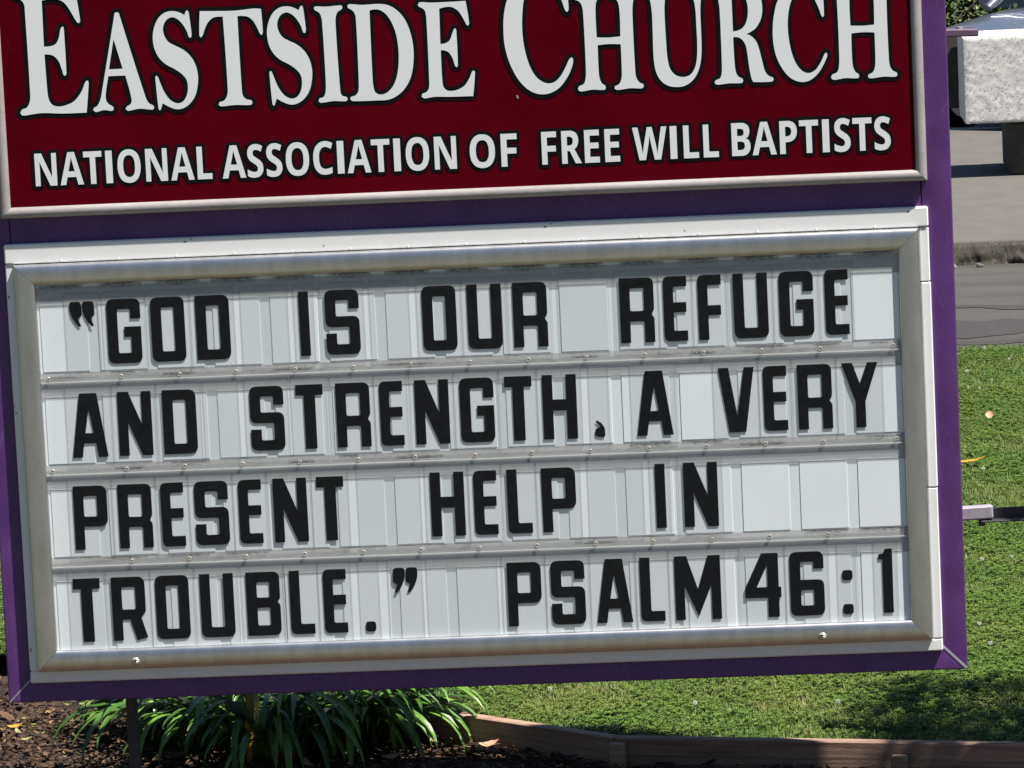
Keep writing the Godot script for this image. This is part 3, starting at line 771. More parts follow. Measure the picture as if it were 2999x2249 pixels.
# ---------------------------------------------------------------- the lettering of the header
func letter_part(parent: Node3D, outer: PackedVector2Array, holes: Array, off: Vector2, edge: float, lift: float) -> void:
	var st := new_st()
	plate(st, outer, holes, 0.0060, 0.0078, 0.001, off)
	var l := mi("header_letter", st.commit(), M.vinyl, parent)
	st = new_st()
	var hh := []
	for h in holes: hh += shrink_all(h, edge)
	plate(st, grow(outer, edge), hh, 0.0058, 0.0066 + lift, 0.001, off)
	mi("letter_outline", st.commit(), M.ink, l)

func header_text(hd: Node3D) -> void:
	var i := 0
	for g in [["E_cap", -1095.2, 1197.2], ["A", -846.2, 1137.3], ["S", -664.0, 1136.0], ["T", -632.0, 1132.3], ["S", -376.5, 1135.3], ["I", -345.7, 1127.6], ["D", -261.4, 1129.2], ["E", -84.9, 1124.0], ["C_cap", 138.2, 1125.6], ["H", 304.9, 897.4], ["U", 493.8, 1109.9], ["R", 645.6, 896.7], ["C", 811.3, 1095.8], ["H", 935.8, 899.0]]:
		var holes := []
		if SERIF.has(g[0] + "_hole"): holes.append(smooth_outline(SERIF[g[0] + "_hole"]))
		letter_part(hd, smooth_outline(SERIF[g[0]]), holes, Vector2(g[1], g[2]) * 0.001, 10.4, 0.0002 * (i % 3))
		i += 1
	# second line: a bold sans serif set word by word
	var ts := TextServerManager.get_primary_interface()
	var font := SystemFont.new()
	font.font_names = PackedStringArray(["Droid Sans"])
	font.font_weight = 700
	var rid: RID = font.get_rids()[0]
	for wd in [["NATIONAL", -1070.6, -622.9, 711.0], ["ASSOCIATION", -597.0, -6.5, 710.5], ["OF", 27.0, 146.0, 710.5], ["FREE", 207.6, 402.8, 711.2], ["WILL", 435.5, 649.6, 712.0], ["BAPTISTS", 682.6, 1078.0, 712.5]]:
		var text: String = wd[0]
		var glyphs := []
		var pen := 0.0
		var x_lo := 1e9
		var x_hi := -1e9
		for ch in text:
			var gi: int = ts.font_get_glyph_index(rid, 200, ch.unicode_at(0), 0)
			var cs := contours(ts.font_get_glyph_contours(rid, 200, gi))
			var adv: float = ts.font_get_glyph_advance(rid, 200, gi).x
			if ch == "I":      # the photograph has a plain upright here
				cs = [PackedVector2Array([Vector2(17, 0), Vector2(54, 0), Vector2(54, -142.8), Vector2(17, -142.8)])]
				adv = 71.0
			for c in cs:
				for k in c.size():
					c[k] += Vector2(pen, 0)
					x_lo = minf(x_lo, c[k].x)
					x_hi = maxf(x_hi, c[k].x)
			glyphs.append(cs)
			pen += adv + (0.0 if wd[0] != "OF" else 2.0)
		var sx: float = (wd[2] - wd[1]) / (x_hi - x_lo)
		var sy: float = 82.0 / 142.8
		for cs in glyphs:
			var outer := PackedVector2Array()
			var holes := []
			for c in cs:
				var q := PackedVector2Array()
				for p in c: q.append(Vector2((p.x - x_lo) * sx, -p.y * sy))
				if q.size() > 0 and (outer.is_empty() or area(q) > area(outer)):
					if not outer.is_empty(): holes.append(outer)
					outer = q
				else: holes.append(q)
			letter_part(hd, outer, holes, Vector2(wd[1], wd[3]) * 0.001, 8.5, 0.0002 * (i % 3))
			i += 1

func area(p: PackedVector2Array) -> float:
	var a := 0.0
	for i in p.size(): a += p[i].cross(p[(i + 1) % p.size()])
	return absf(a) * 0.5

# TrueType outlines to points; the y axis of the font points down
func contours(d: Dictionary) -> Array:
	var out := []
	var start := 0
	for e in d.contours:
		var pts := []
		for i in range(start, e + 1): pts.append(d.points[i])
		start = e + 1
		var q := PackedVector2Array()
		var n := pts.size()
		for i in n:
			var p: Vector3 = pts[i]
			var pv: Vector3 = pts[(i - 1 + n) % n]
			var nx: Vector3 = pts[(i + 1) % n]
			if p.z == 1.0:
				q.append(Vector2(p.x, p.y))
				continue
			var a := Vector2(pv.x, pv.y) if pv.z == 1.0 else (Vector2(pv.x, pv.y) + Vector2(p.x, p.y)) / 2
			var b := Vector2(nx.x, nx.y) if nx.z == 1.0 else (Vector2(nx.x, nx.y) + Vector2(p.x, p.y)) / 2
			var c := Vector2(p.x, p.y)
			if pv.z != 1.0: q.append(a)
			for k in range(1, 5):
				var f := k / 5.0
				q.append(a.lerp(c, f).lerp(c.lerp(b, f), f))
		out.append(q)
	return out

# ---------------------------------------------------------------- plants and ground
func multi(called: String, mesh: Mesh, mat: Material, xfs: Array, cols: Array) -> MultiMeshInstance3D:
	var mm := MultiMesh.new()
	mm.transform_format = MultiMesh.TRANSFORM_3D
	mm.use_colors = true
	mm.mesh = mesh
	mm.instance_count = xfs.size()
	for i in xfs.size():
		mm.set_instance_transform(i, xfs[i])
		mm.set_instance_color(i, cols[i])
	var o := MultiMeshInstance3D.new()
	o.multimesh = mm
	o.material_override = mat
	o.name = numbered(called)
	add_child(o)
	return o

func leafy(rough := 0.5) -> StandardMaterial3D:
	var m := std(Color.WHITE, rough)
	m.vertex_color_use_as_albedo = true
	m.backlight_enabled = true
	m.backlight = Color(0.35, 0.35, 0.35)
	return m

# grass: one tuft of narrow bent blades
func tuft_mesh(sd: int, blades: int, tall: float, wide: float) -> ArrayMesh:
	var r := RandomNumberGenerator.new()
	r.seed = sd
	var st := new_st()
	for b in blades:
		var a := r.randf() * TAU
		var o := Vector3(r.randf_range(-1, 1), 0, r.randf_range(-1, 1)) * 0.018
		var dir := Vector3(cos(a), 0, sin(a))
		var side := Vector3(-dir.z, 0, dir.x)
		var h := tall * r.randf_range(0.55, 1.1)
		var lean := r.randf_range(0.3, 1.3)
		var prev := []
		for k in 4:
			var t := k / 3.0
			var p := o + dir * h * lean * t * t * 0.7 + Vector3(0, h * (t - 0.28 * lean * t * t), 0)
			var w := wide * (1.0 - t * t) * 0.5
			var cur := [p - side * w, p + side * w]
			if k > 0:
				var n: Vector3 = ((cur[0] + cur[1]) / 2 - (prev[0] + prev[1]) / 2).cross(side).normalized()
				if n.y < 0: n = -n
				tri(st, prev[0], prev[1], cur[1], n, n, n)
				if k < 3: tri(st, prev[0], cur[1], cur[0], n, n, n)
			prev = cur
	return st.commit()

# clover: three leaflets on a thin stalk
func clover_mesh(sd: int) -> ArrayMesh:
	var r := RandomNumberGenerator.new()
	r.seed = sd
	var st := new_st()
	for q in 4:
		var top := Vector3(r.randf_range(-0.02, 0.02), r.randf_range(0.020, 0.036), r.randf_range(-0.02, 0.02))
		var rot := r.randf() * TAU
		for k in 3:
			var a := rot + TAU * k / 3
			var d := Vector3(cos(a), r.randf_range(-0.15, 0.35), sin(a)).normalized()
			var s := d.cross(Vector3.UP).normalized()
			var L := r.randf_range(0.0055, 0.0090)
			var pts := [top, top + d * L * 0.5 + s * L * 0.42, top + d * L + s * L * 0.36, top + d * L * 0.92, top + d * L - s * L * 0.36, top + d * L * 0.5 - s * L * 0.42]
			var fold := s.cross(d).normalized()
			if fold.y < 0: fold = -fold
			for e in [1, 2, 4, 5]: pts[e] += fold * L * 0.16
			for e in range(1, 5):
				ftri(st, pts[0], pts[e], pts[e + 1], Vector3.UP)
	return st.commit()

func lawn() -> void:
	rng.seed = 1001
	var lf := leafy(0.55)
	var kinds := []
	for k in 3: kinds.append([tuft_mesh(50 + k, 15, 0.034, 0.0030), [], []])
	for k in 3: kinds.append([clover_mesh(80 + k), [], []])
	var patch := FastNoiseLite.new()
	patch.seed = 4
	patch.frequency = 1.1
	var dry := FastNoiseLite.new()
	dry.seed = 14
	dry.frequency = 1.9
	dry.fractal_octaves = 3
	for i in 400000:
		var x := rng.randf_range(-2.2, 3.4)
		var z := -rng.randf_range(0.12, 8.52)
		if not on_lawn(x, z): continue
		# thinner far behind the sign, where only the strip beside it is in view
		if x < 0.6 and z < -3.5 and rng.randf() < 0.75: continue
		var pt := patch.get_noise_2d(x, z)
		var is_clover := rng.randf() < 0.26 + pt * 0.6
		var k := rng.randi() % 3 + (3 if is_clover else 0)
		var b := Basis(Vector3.UP, rng.randf() * TAU).scaled(Vector3.ONE * rng.randf_range(0.75, 1.25))
		kinds[k][1].append(Transform3D(b, Vector3(x, 0.047 + rng.randf_range(-0.004, 0.004), z)))
		var d := clampf(0.30 + dry.get_noise_2d(x, z) * 0.9 + rng.randf_range(-0.3, 0.3), 0, 1)
		var c: Color
		if is_clover: c = Color(.050, .118, .010).lerp(Color(.112, .195, .020), rng.randf()).lerp(Color(.15, .17, .03), d * 0.5)
		else: c = Color(.072, .150, .015).lerp(Color(.22, .235, .060), d)
		if not is_clover and rng.randf() < 0.06: c = Color(.28, .25, .12)
		kinds[k][2].append(c)
	for k in kinds.size():
		var o := multi("lawn_grass" if k < 3 else "clover", kinds[k][0], lf, kinds[k][1], kinds[k][2])
		tag(o, "short green lawn grass between the timber edging and the road" if k < 3 else "low clover leaves growing through the lawn", "grass" if k < 3 else "clover", "", "stuff")

# the far side of the timber edging
func on_lawn(x: float, z: float) -> bool:
	return z < edge_z(x) - 0.05

func edge_z(x: float) -> float:
	if x < 0.305: return -0.505 + (x - 0.305) * 0.86
	return -0.505 + (x - 0.305) * 0.247

func ground() -> void:
	var far := PlaneMesh.new()
	far.size = Vector2(400, 400)
	far.subdivide_width = 4
	far.subdivide_depth = 4
	var g := structure("ground", far, M.far_grass)
	g.position = Vector3(0, -0.03, 0)
	# mulch bed round the sign, gently uneven
	var n := FastNoiseLite.new()
	n.seed = 2
	n.frequency = 2.2
	var st := new_st()
	var rows := []
	for i in 46:
		var row := []
		for j in 70:
			var x := -2.6 + j * 0.075
			var z := -2.2 + i * 0.075
			row.append(Vector3(x, n.get_noise_2d(x, z) * 0.02 if i > 0 and i < 45 and j > 0 and j < 69 else -0.07, z))
		rows.append(row)
	grid(st, rows, func(p: Vector3) -> Vector3: return p - Vector3(0, 1, 0))
	structure("mulch_bed", st.commit(), M.mulch)
	# lawn sheet: its near edge runs along the timber
	st = new_st()
	var lr := []
	for i in 30:
		var row := []
		for j in 60:
			var x := -2.5 + j * 0.102
			var z0 := edge_z(clampf(x, -2.4, 3.0)) - 0.03
			var z: float = lerpf(z0, -8.60, pow(i / 29.0, 1.4))
			row.append(Vector3(x, 0.052 + n.get_noise_2d(x * 0.5, z * 0.5) * 0.008 if j > 0 and j < 59 else -0.06, z))
		lr.append(row)
	grid(st, lr, func(p: Vector3) -> Vector3: return p - Vector3(0, 1, 0))
	structure("lawn", st.commit(), M.lawn)
	var road := structure("road", box_mesh(Vector3(0, -0.1, -10.575), Vector3(60, 0.2, 4.07)), M.road)
	# dark sealed seams in the asphalt
	var tn := FastNoiseLite.new()
	tn.seed = 12
	tn.frequency = 0.9
	var tar := noisy(noise_image(128, 47, 0.05, 0.4, [lin(.035, .033, .031), lin(.055, .052, .048)]), 2.0, 0.7)
	for q in [[-10.75, 0.10, 0.03], [-9.75, 0.30, -0.02], [-9.35, 0.07, 0.05]]:
		var tst := new_st()
		for j in 60:
			var xa := -3.0 + j * 0.12
			var xb := xa + 0.12
			var za: float = q[0] + q[2] * xa + tn.get_noise_2d(xa, q[0]) * 0.25
			var zb: float = q[0] + q[2] * xb + tn.get_noise_2d(xb, q[0]) * 0.25
			var wa: float = q[1] * (0.7 + tn.get_noise_2d(xa * 2.0, q[0] + 9.0))
			var wb: float = q[1] * (0.7 + tn.get_noise_2d(xb * 2.0, q[0] + 9.0))
			fquad(tst, Vector3(xa, 0.003, za - wa), Vector3(xb, 0.003, zb - wb), Vector3(xb, 0.003, zb + wb), Vector3(xa, 0.003, za + wa), Vector3.UP)
		mi("sealed_seam", tst.commit(), tar, road)
	structure("street", box_mesh(Vector3(0, -0.112, 8.6), Vector3(80, 0.2, 9.6)), M.road)
	structure("front_path", box_mesh(Vector3(0, -0.08, 2.75), Vector3(80, 0.2, 1.7), 0.01), M.slab)
	# the paved slab beyond the road, with a crumbling edge
	structure("pavement", box_mesh(Vector3(0, 0.0, -16.58), Vector3(60, 0.24, 7.75), 0.01), M.slab)
	var kn := FastNoiseLite.new()
	kn.seed = 23
	kn.frequency = 6.0
	kn.fractal_octaves = 4
	st = new_st()
	var kr := []
	for j in 700:
		var x := -4.0 + j * 0.013
		var row := []
		for i in 9:
			var t := i / 8.0
			var p := Vector3(x, 0.122 - t * 0.128, -12.66 + t * 0.055 + sin(t * PI) * 0.012)
			p += Vector3(0, 0.35 if i > 0 else 0.1, 1.0) * kn.get_noise_3d(x * 1.6, p.y * 2.0, 0) * 0.030 * (0.3 + t)
			if i == 0: p = Vector3(x, 0.117, -12.75)
			row.append(p)
		kr.append(row)
	grid(st, kr, func(p: Vector3) -> Vector3: return Vector3(p.x, -0.3, -13.2))
	structure("kerb", st.commit(), M.kerb)
	structure("pavement_edge", box_mesh(Vector3(0, 0.062, -20.53), Vector3(60, 0.13, 0.16), 0.012), std(lin(.42, .40, .36), 0.85))
	structure("parking_lot", box_mesh(Vector3(0, -0.09, -26.0), Vector3(60, 0.2, 10.8)), M.road)
	# loose crumbs at the foot of the kerb
	rng.seed = 61
	var xs := []
	var cs := []
	var peb := pebble_mesh(3)
	for i in 90:
		var x := rng.randf_range(-3, 5)
		var s := rng.randf_range(0.006, 0.022) * (2.0 if rng.randf() < 0.05 else 1.0)
		xs.append(Transform3D(Basis(Vector3(rng.randf(), rng.randf(), rng.randf()).normalized(), rng.randf() * TAU).scaled(Vector3.ONE * s), Vector3(x, s * 0.3, -12.57 + absf(rng.randfn(0, 0.07)))))
		var v := rng.randf_range(.05, .30)
		cs.append(Color(v, v * .95, v * .85))
	var pm := leafy(0.9)
	pm.backlight_enabled = false
	tag(multi("kerb_gravel", peb, pm, xs, cs), "loose crumbs of broken concrete along the foot of the kerb", "gravel", "", "stuff")

func pebble_mesh(sd: int) -> ArrayMesh:
	var r := RandomNumberGenerator.new()
	r.seed = sd
	var rings := []
	for i in 5:
		var ring := []
		var la := PI * i / 4.0
		for j in 6:
			var a := TAU * j / 6.0
			var q := r.randf_range(0.75, 1.15)
			ring.append(Vector3(sin(la) * cos(a) * q, cos(la) * 0.7 * q, sin(la) * sin(a) * 0.8 * q) if i > 0 and i < 4 else Vector3(0, cos(la) * 0.7, 0))
		rings.append(ring)
	var st := new_st()
	for i in 4:
		for j in 6:
			var k := (j + 1) % 6
			if i > 0: ftri(st, rings[i][j], rings[i][k], rings[i + 1][j], rings[i][j] + rings[i + 1][k])
			if i < 3: ftri(st, rings[i][k], rings[i + 1][k], rings[i + 1][j], rings[i][j] + rings[i + 1][k])
	return st.commit()

# bark chip: a thin splintered flake
func chip_mesh(sd: int) -> ArrayMesh:
	var r := RandomNumberGenerator.new()
	r.seed = sd
	var pts := []
	var n := 6
	for i in n:
		var a := TAU * i / n
		pts.append(Vector3(cos(a) * r.randf_range(0.7, 1.1), r.randf_range(-0.06, 0.10), sin(a) * r.randf_range(0.22, 0.42)))
	var st := new_st()
	for i in n:
		var a: Vector3 = pts[i]
		var b: Vector3 = pts[(i + 1) % n]
		var h := Vector3(0, 0.14, 0)
		ftri(st, Vector3(0, 0.06, 0) + h, a + h, b + h, Vector3.UP)
		fquad(st, a, b, b + h, a + h, a + b)
	return st.commit()

func mulch_chips() -> void:
	rng.seed = 202
	var pm := leafy(0.9)
	pm.backlight_enabled = false
	for k in 4:
		var xs := []
		var cs := []
		for i in 11000:
			var x := rng.randf_range(-2.2, 2.0)
			var z := rng.randf_range(-2.0, 0.5)
			if z < edge_z(x) + 0.01 and x > -0.55: continue
			var s := rng.randf_range(0.006, 0.018) * (1.9 if rng.randf() < 0.05 else 1.0)
			var b := Basis(Vector3.UP, rng.randf() * TAU) * Basis(Vector3(rng.randf() - 0.5, 0, rng.randf() - 0.5).normalized(), rng.randf_range(-0.7, 0.7))
			xs.append(Transform3D(b.scaled(Vector3.ONE * s), Vector3(x, rng.randf_range(0.0, 0.022), z)))
			var v := pow(rng.randf(), 2.2)
			cs.append(Color(.018, .010, .006).lerp(Color(.17, .098, .056), v))
		if k == 0: litter()
		tag(multi("mulch_chips", chip_mesh(300 + k), pm, xs, cs), "brown bark mulch spread round the foot of the sign", "mulch", "", "stuff")

# shreds of leaf too small to count
func litter() -> void:
	var lr := RandomNumberGenerator.new()
	lr.seed = 515
	var xs := []
	var cs := []
	var tones := [Color(.26, .20, .05), Color(.20, .21, .08), Color(.22, .13, .06), Color(.30, .17, .06), Color(.16, .17, .04), Color(.24, .20, .14)]
	for i in 1500:
		var x := lr.randf_range(-2.2, 1.9)
		var z := lr.randf_range(-2.0, 0.4)
		if z < edge_z(x) + 0.01 and x > -0.55: continue
		var b := Basis(Vector3.UP, lr.randf() * TAU) * Basis(Vector3(1, 0, 0), lr.randf_range(-0.5, 0.5))
		xs.append(Transform3D(b.scaled(Vector3(1, 1, lr.randf_range(0.5, 1.0)) * lr.randf_range(0.5, 1.5)), Vector3(x, lr.randf_range(0.016, 0.03), z)))
		cs.append(tones[lr.randi() % tones.size()])
	tag(multi("leaf_litter", leaf_blade(.016, .009, 1.2, 77), leafy(0.7), xs, cs), "scattered shreds of dry and green leaf over the mulch", "leaf litter", "", "stuff")

# ---------------------------------------------------------------- fallen leaves, flowers
func leaf_blade(L: float, w: float, curl: float, sd: int) -> ArrayMesh:
	var r := RandomNumberGenerator.new()
	r.seed = sd
	var g := []
	for i in 9:
		var t := i / 8.0
		var ww := w * pow(sin(PI * clampf(t * 0.94 + 0.03, 0, 1)), 0.8) * 0.5
		var p := Vector3((t - 0.5) * L, curl * L * (pow(t - 0.45, 2.0)) + r.randf_range(-0.02, 0.02) * L, 0)
		g.append([p + Vector3(0, ww * 0.35, -ww), p, p + Vector3(0, ww * 0.30, ww)])
	var st := new_st()
	grid(st, g, func(q: Vector3) -> Vector3: return q - Vector3(0, 1, 0))
	return st.commit()

func fallen() -> void:
	var cols := {"yellow": Color(.42, .26, .03), "pale green": Color(.26, .27, .09), "tan": Color(.36, .20, .10), "orange": Color(.45, .20, .04), "brown": Color(.14, .075, .04), "pinkish": Color(.62, .32, .20), "olive": Color(.20, .19, .05)}
	var k := 0
	for f in [[-1.42, -1.21, .050, .020, "yellow", "lying on the bare mulch under the sign's corner"], [-1.40, -1.12, .045, .020, "pale green", "lying below the yellow one near the sign's corner"], [-1.335, -1.075, .055, .023, "pale green", "larger, nearest the yellow one on the mulch"], [-1.256, -1.49, .050, .024, "pale green", "close under the purple frame, beside the strappy plant"], [-1.19, -1.42, .055, .026, "olive", "between the purple frame and the strappy plant"], [-1.283, -1.30, .028, .018, "orange", "small, upright in the mulch beside the strappy plant"], [-1.36, -1.03, .032, .014, "pale green", "small, lowest on the mulch beside the pole"], [-1.20, -1.25, .07, .012, "brown", "narrow, near the left edge of the strappy plant"], [-0.90, -0.72, .085, .05, "brown", "curled, behind the foot of the pole"], [-0.045, -0.74, .055, .030, "pinkish", "bright, at the foot of the timber edging"], [-0.20, -0.80, .05, .022, "tan", "between the strappy plant and the timber edging"], [0.02, -0.66, .040, .018, "tan", "pale, out on the mulch before the timber edging"], [-0.30, -0.62, .055, .028, "tan", "at the foot of the strappy plant"], [-0.52, -0.55, .06, .030, "tan", "under the drooping strappy leaves"]]:
		var o := mi("fallen_leaf", leaf_blade(f[2], f[3], 0.8, 400 + k), leaf_mat(cols[f[4]]))
		o.position = Vector3(f[0], 0.026, f[1])
		o.rotation = Vector3(0.25, k * 2.1, 0.1)
		tag(o, "%s fallen leaf, %s" % [f[4], f[5]], "fallen leaf", "fallen leaves on the mulch")
		k += 1
	var big := mi("fallen_leaf", leaf_blade(.115, .024, 0.5, 430), leaf_mat(Color(.52, .25, .02)))
	big.position = Vector3(1.475, 0.095, -5.05)
	big.rotation = Vector3(0.1, 0.05, 0)
	tag(big, "long orange leaf fallen on the lawn beside the purple frame", "fallen leaf")
	var bloom := mi("fallen_petal", leaf_blade(.034, .030, 1.2, 431), leaf_mat(Color(.72, .36, .22)))
	bloom.position = Vector3(1.614, 0.10, -6.2)
	bloom.rotation.x = 0.9
	tag(bloom, "salmon pink petal lying alone on the lawn", "petal")
	# white clover heads
	rng.seed = 88
	var st := new_st()
	for i in 40:
		var a := i * 2.4
		var y := 1.0 - 2.0 * i / 39.0
		var rr := sqrt(1 - y * y)
		var d := Vector3(rr * cos(a), y, rr * sin(a))
		var u := d.cross(Vector3(0.3, 0.5, 0.8)).normalized()
		ftri(st, d * 0.003 + u * 0.0022, d * 0.003 - u * 0.0022, d * 0.010, d.cross(u))
		ftri(st, d * 0.003 + d.cross(u) * 0.0022, d * 0.003 - d.cross(u) * 0.0022, d * 0.010, u)
	tube(st, [Vector3(0, -0.045, 0), Vector3(0, -0.003, 0)], [0.0008, 0.0008], 4)
	var head: ArrayMesh = st.commit()
	var wm := std(lin(.75, .74, .70), 0.7)
	for p in [[1.58, -7.55], [1.66, -7.25], [1.575, -7.05], [1.60, -7.0], [1.52, -4.85], [1.335, -1.86], [1.52, -2.98], [1.43, -2.96], [1.72, -8.3], [1.80, -7.9], [0.12, -1.12], [0.52, -0.85], [0.92, -0.80], [1.50, -1.7], [1.36, -1.55], [1.62, -2.3], [1.78, -5.6], [1.9, -6.5]]:
		var o := mi("clover_flower", head, wm)
		o.position = Vector3(p[0] + rng.randf_range(-0.02, 0.02), 0.10, p[1])
		o.scale = Vector3.ONE * rng.randf_range(0.5, 0.85)
		tag(o, "small white clover blossom dotted in the lawn", "clover flower", "white clover blossoms in the lawn")

var leaf_mats := {}
func leaf_mat(c: Color) -> StandardMaterial3D:
	if not leaf_mats.has(c):
		var m := std(c.linear_to_srgb(), 0.6)
		m.backlight_enabled = true
		m.backlight = Color(0.3, 0.3, 0.3)
		leaf_mats[c] = m
	return leaf_mats[c]

# ---------------------------------------------------------------- the strappy clump
# a long folded leaf that rises and then droops
func strap(L: float, w: float, rise: float, droop: float, sway: float) -> ArrayMesh:
	var g := []
	var p := Vector3.ZERO
	var ang := rise
	var yaw := 0.0
	var n := 13
	for i in n:
		var t := float(i) / (n - 1)
		var d := Vector3(cos(ang) * cos(yaw), sin(ang), cos(ang) * sin(yaw))
		var side := Vector3(-sin(yaw), 0, cos(yaw))
		var up := side.cross(d).normalized()
		if up.y < 0 and absf(ang) < 1.2: up = -up
		var ww := w * 0.5 * minf(1.0, 0.55 + t * 2.2) * pow(maxf(1.0 - pow(t, 3.2), 0.0), 0.7) + 0.0004
		g.append([p - side * ww + up * ww * 0.42, p - side * ww * 0.4 + up * ww * 0.08, p, p + side * ww * 0.4 + up * ww * 0.08, p + side * ww + up * ww * 0.42])
		p += d * L / (n - 1)
		ang -= droop * (0.35 + 1.3 * t) / (n - 1)
		yaw += sway / (n - 1)
	var st := new_st()
	grid(st, g, func(q: Vector3) -> Vector3: return q - Vector3(-0.4, 1, 0))
	return st.commit()

func strappy_clump() -> void:
	var o := thing("strappy_plant", "dense clump of arching dark green strap leaves under the sign", "plant", Vector3(-0.67, 0, -1.0))
	rng.seed = 314
	var vars_ := []
	for i in 22: vars_.append(strap(rng.randf_range(0.32, 0.54), rng.randf_range(0.021, 0.033), rng.randf_range(0.75, 1.45), rng.randf_range(1.6, 3.0), rng.randf_range(-0.5, 0.5)))
	var mats := []
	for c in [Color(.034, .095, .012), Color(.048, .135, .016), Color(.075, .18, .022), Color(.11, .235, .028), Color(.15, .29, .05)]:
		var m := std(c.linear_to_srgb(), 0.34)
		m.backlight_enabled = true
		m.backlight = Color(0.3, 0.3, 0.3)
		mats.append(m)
	var crowns := [Vector3(-0.28, 0, -0.12), Vector3(-0.14, 0, 0.05), Vector3(0.05, 0, -0.05), Vector3(0.20, 0, 0.10), Vector3(0.04, 0, 0.20), Vector3(0.28, 0, 0.04)]
	for i in 285:
		var c: Vector3 = crowns[i % crowns.size()]
		var l := mi("leaf", vars_[rng.randi() % vars_.size()], mats[rng.randi() % mats.size()], o)
		var a := rng.randf() * TAU
		# more of the leaves lean outwards from the middle of the clump
		if rng.randf() < 0.6: a = atan2(-(c.z + rng.randf_range(-0.15, 0.25)), c.x + rng.randf_range(-0.2, 0.2))
		l.position = c + Vector3(rng.randf_range(-0.06, 0.06), 0, rng.randf_range(-0.06, 0.06))
		l.rotation = Vector3(0, a, 0)
		l.scale = Vector3.ONE * rng.randf_range(0.75, 1.1)
	# the leaves crowded inside, past counting
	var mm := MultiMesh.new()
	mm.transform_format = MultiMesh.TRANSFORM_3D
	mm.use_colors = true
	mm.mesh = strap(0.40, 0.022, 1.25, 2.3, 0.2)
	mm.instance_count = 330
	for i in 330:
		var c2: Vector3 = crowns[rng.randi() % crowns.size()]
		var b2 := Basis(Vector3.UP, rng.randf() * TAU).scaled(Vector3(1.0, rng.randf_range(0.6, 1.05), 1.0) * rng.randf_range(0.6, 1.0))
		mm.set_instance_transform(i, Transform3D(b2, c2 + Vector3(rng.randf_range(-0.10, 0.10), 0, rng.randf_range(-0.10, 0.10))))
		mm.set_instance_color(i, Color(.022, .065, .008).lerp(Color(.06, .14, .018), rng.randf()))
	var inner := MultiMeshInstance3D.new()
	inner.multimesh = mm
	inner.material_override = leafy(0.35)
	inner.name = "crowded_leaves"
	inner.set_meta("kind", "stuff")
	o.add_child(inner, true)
	# one leaf has turned yellow
	var y := mi("leaf", strap(0.46, 0.024, 1.40, 2.7, 0.1), leaf_mat(Color(.60, .34, .03)), o)
	y.position = Vector3(-0.03, 0, 0.27)
	y.rotation.y = -1.30
	y.set_meta("label", "yellowed strap leaf hanging to the front of the clump")

# ---------------------------------------------------------------- timber edging
func timber() -> void:
	var tops := [[Vector3(-0.62, 0, -1.30), Vector3(0.309, 0, -0.505), "timber", "weathered timber edging board between the strappy plant and the first stake"], [Vector3(0.309, 0, -0.505), Vector3(2.2, 0, -0.04), "timber_shaded", "timber edging board with shade painted into its colour, on the side of the first stake away from the strappy plant"]]
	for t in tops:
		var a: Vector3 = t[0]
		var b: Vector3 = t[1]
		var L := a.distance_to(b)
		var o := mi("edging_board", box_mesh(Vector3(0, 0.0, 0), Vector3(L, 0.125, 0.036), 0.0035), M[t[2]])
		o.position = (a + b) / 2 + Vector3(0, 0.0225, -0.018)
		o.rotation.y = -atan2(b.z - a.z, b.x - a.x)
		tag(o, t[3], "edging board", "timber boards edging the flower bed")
	for q in [[Vector3(0.312, 0, -0.478), -0.5, "short timber stake at the joint of the edging boards"], [Vector3(1.052, 0, -0.288), -0.24, "low timber stake against the edging board painted in a shaded tone, nearest the lawn's shaded edge"]]:
		var o := mi("edging_stake", box_mesh(Vector3(0, 0, 0), Vector3(0.042, 0.14, 0.024), 0.003), M.timber)
		o.position = q[0] + Vector3(0, 0.006 if q[2].begins_with("short") else -0.012, 0)
		o.rotation.y = q[1]
		tag(o, q[2], "stake", "stakes that hold the timber edging")

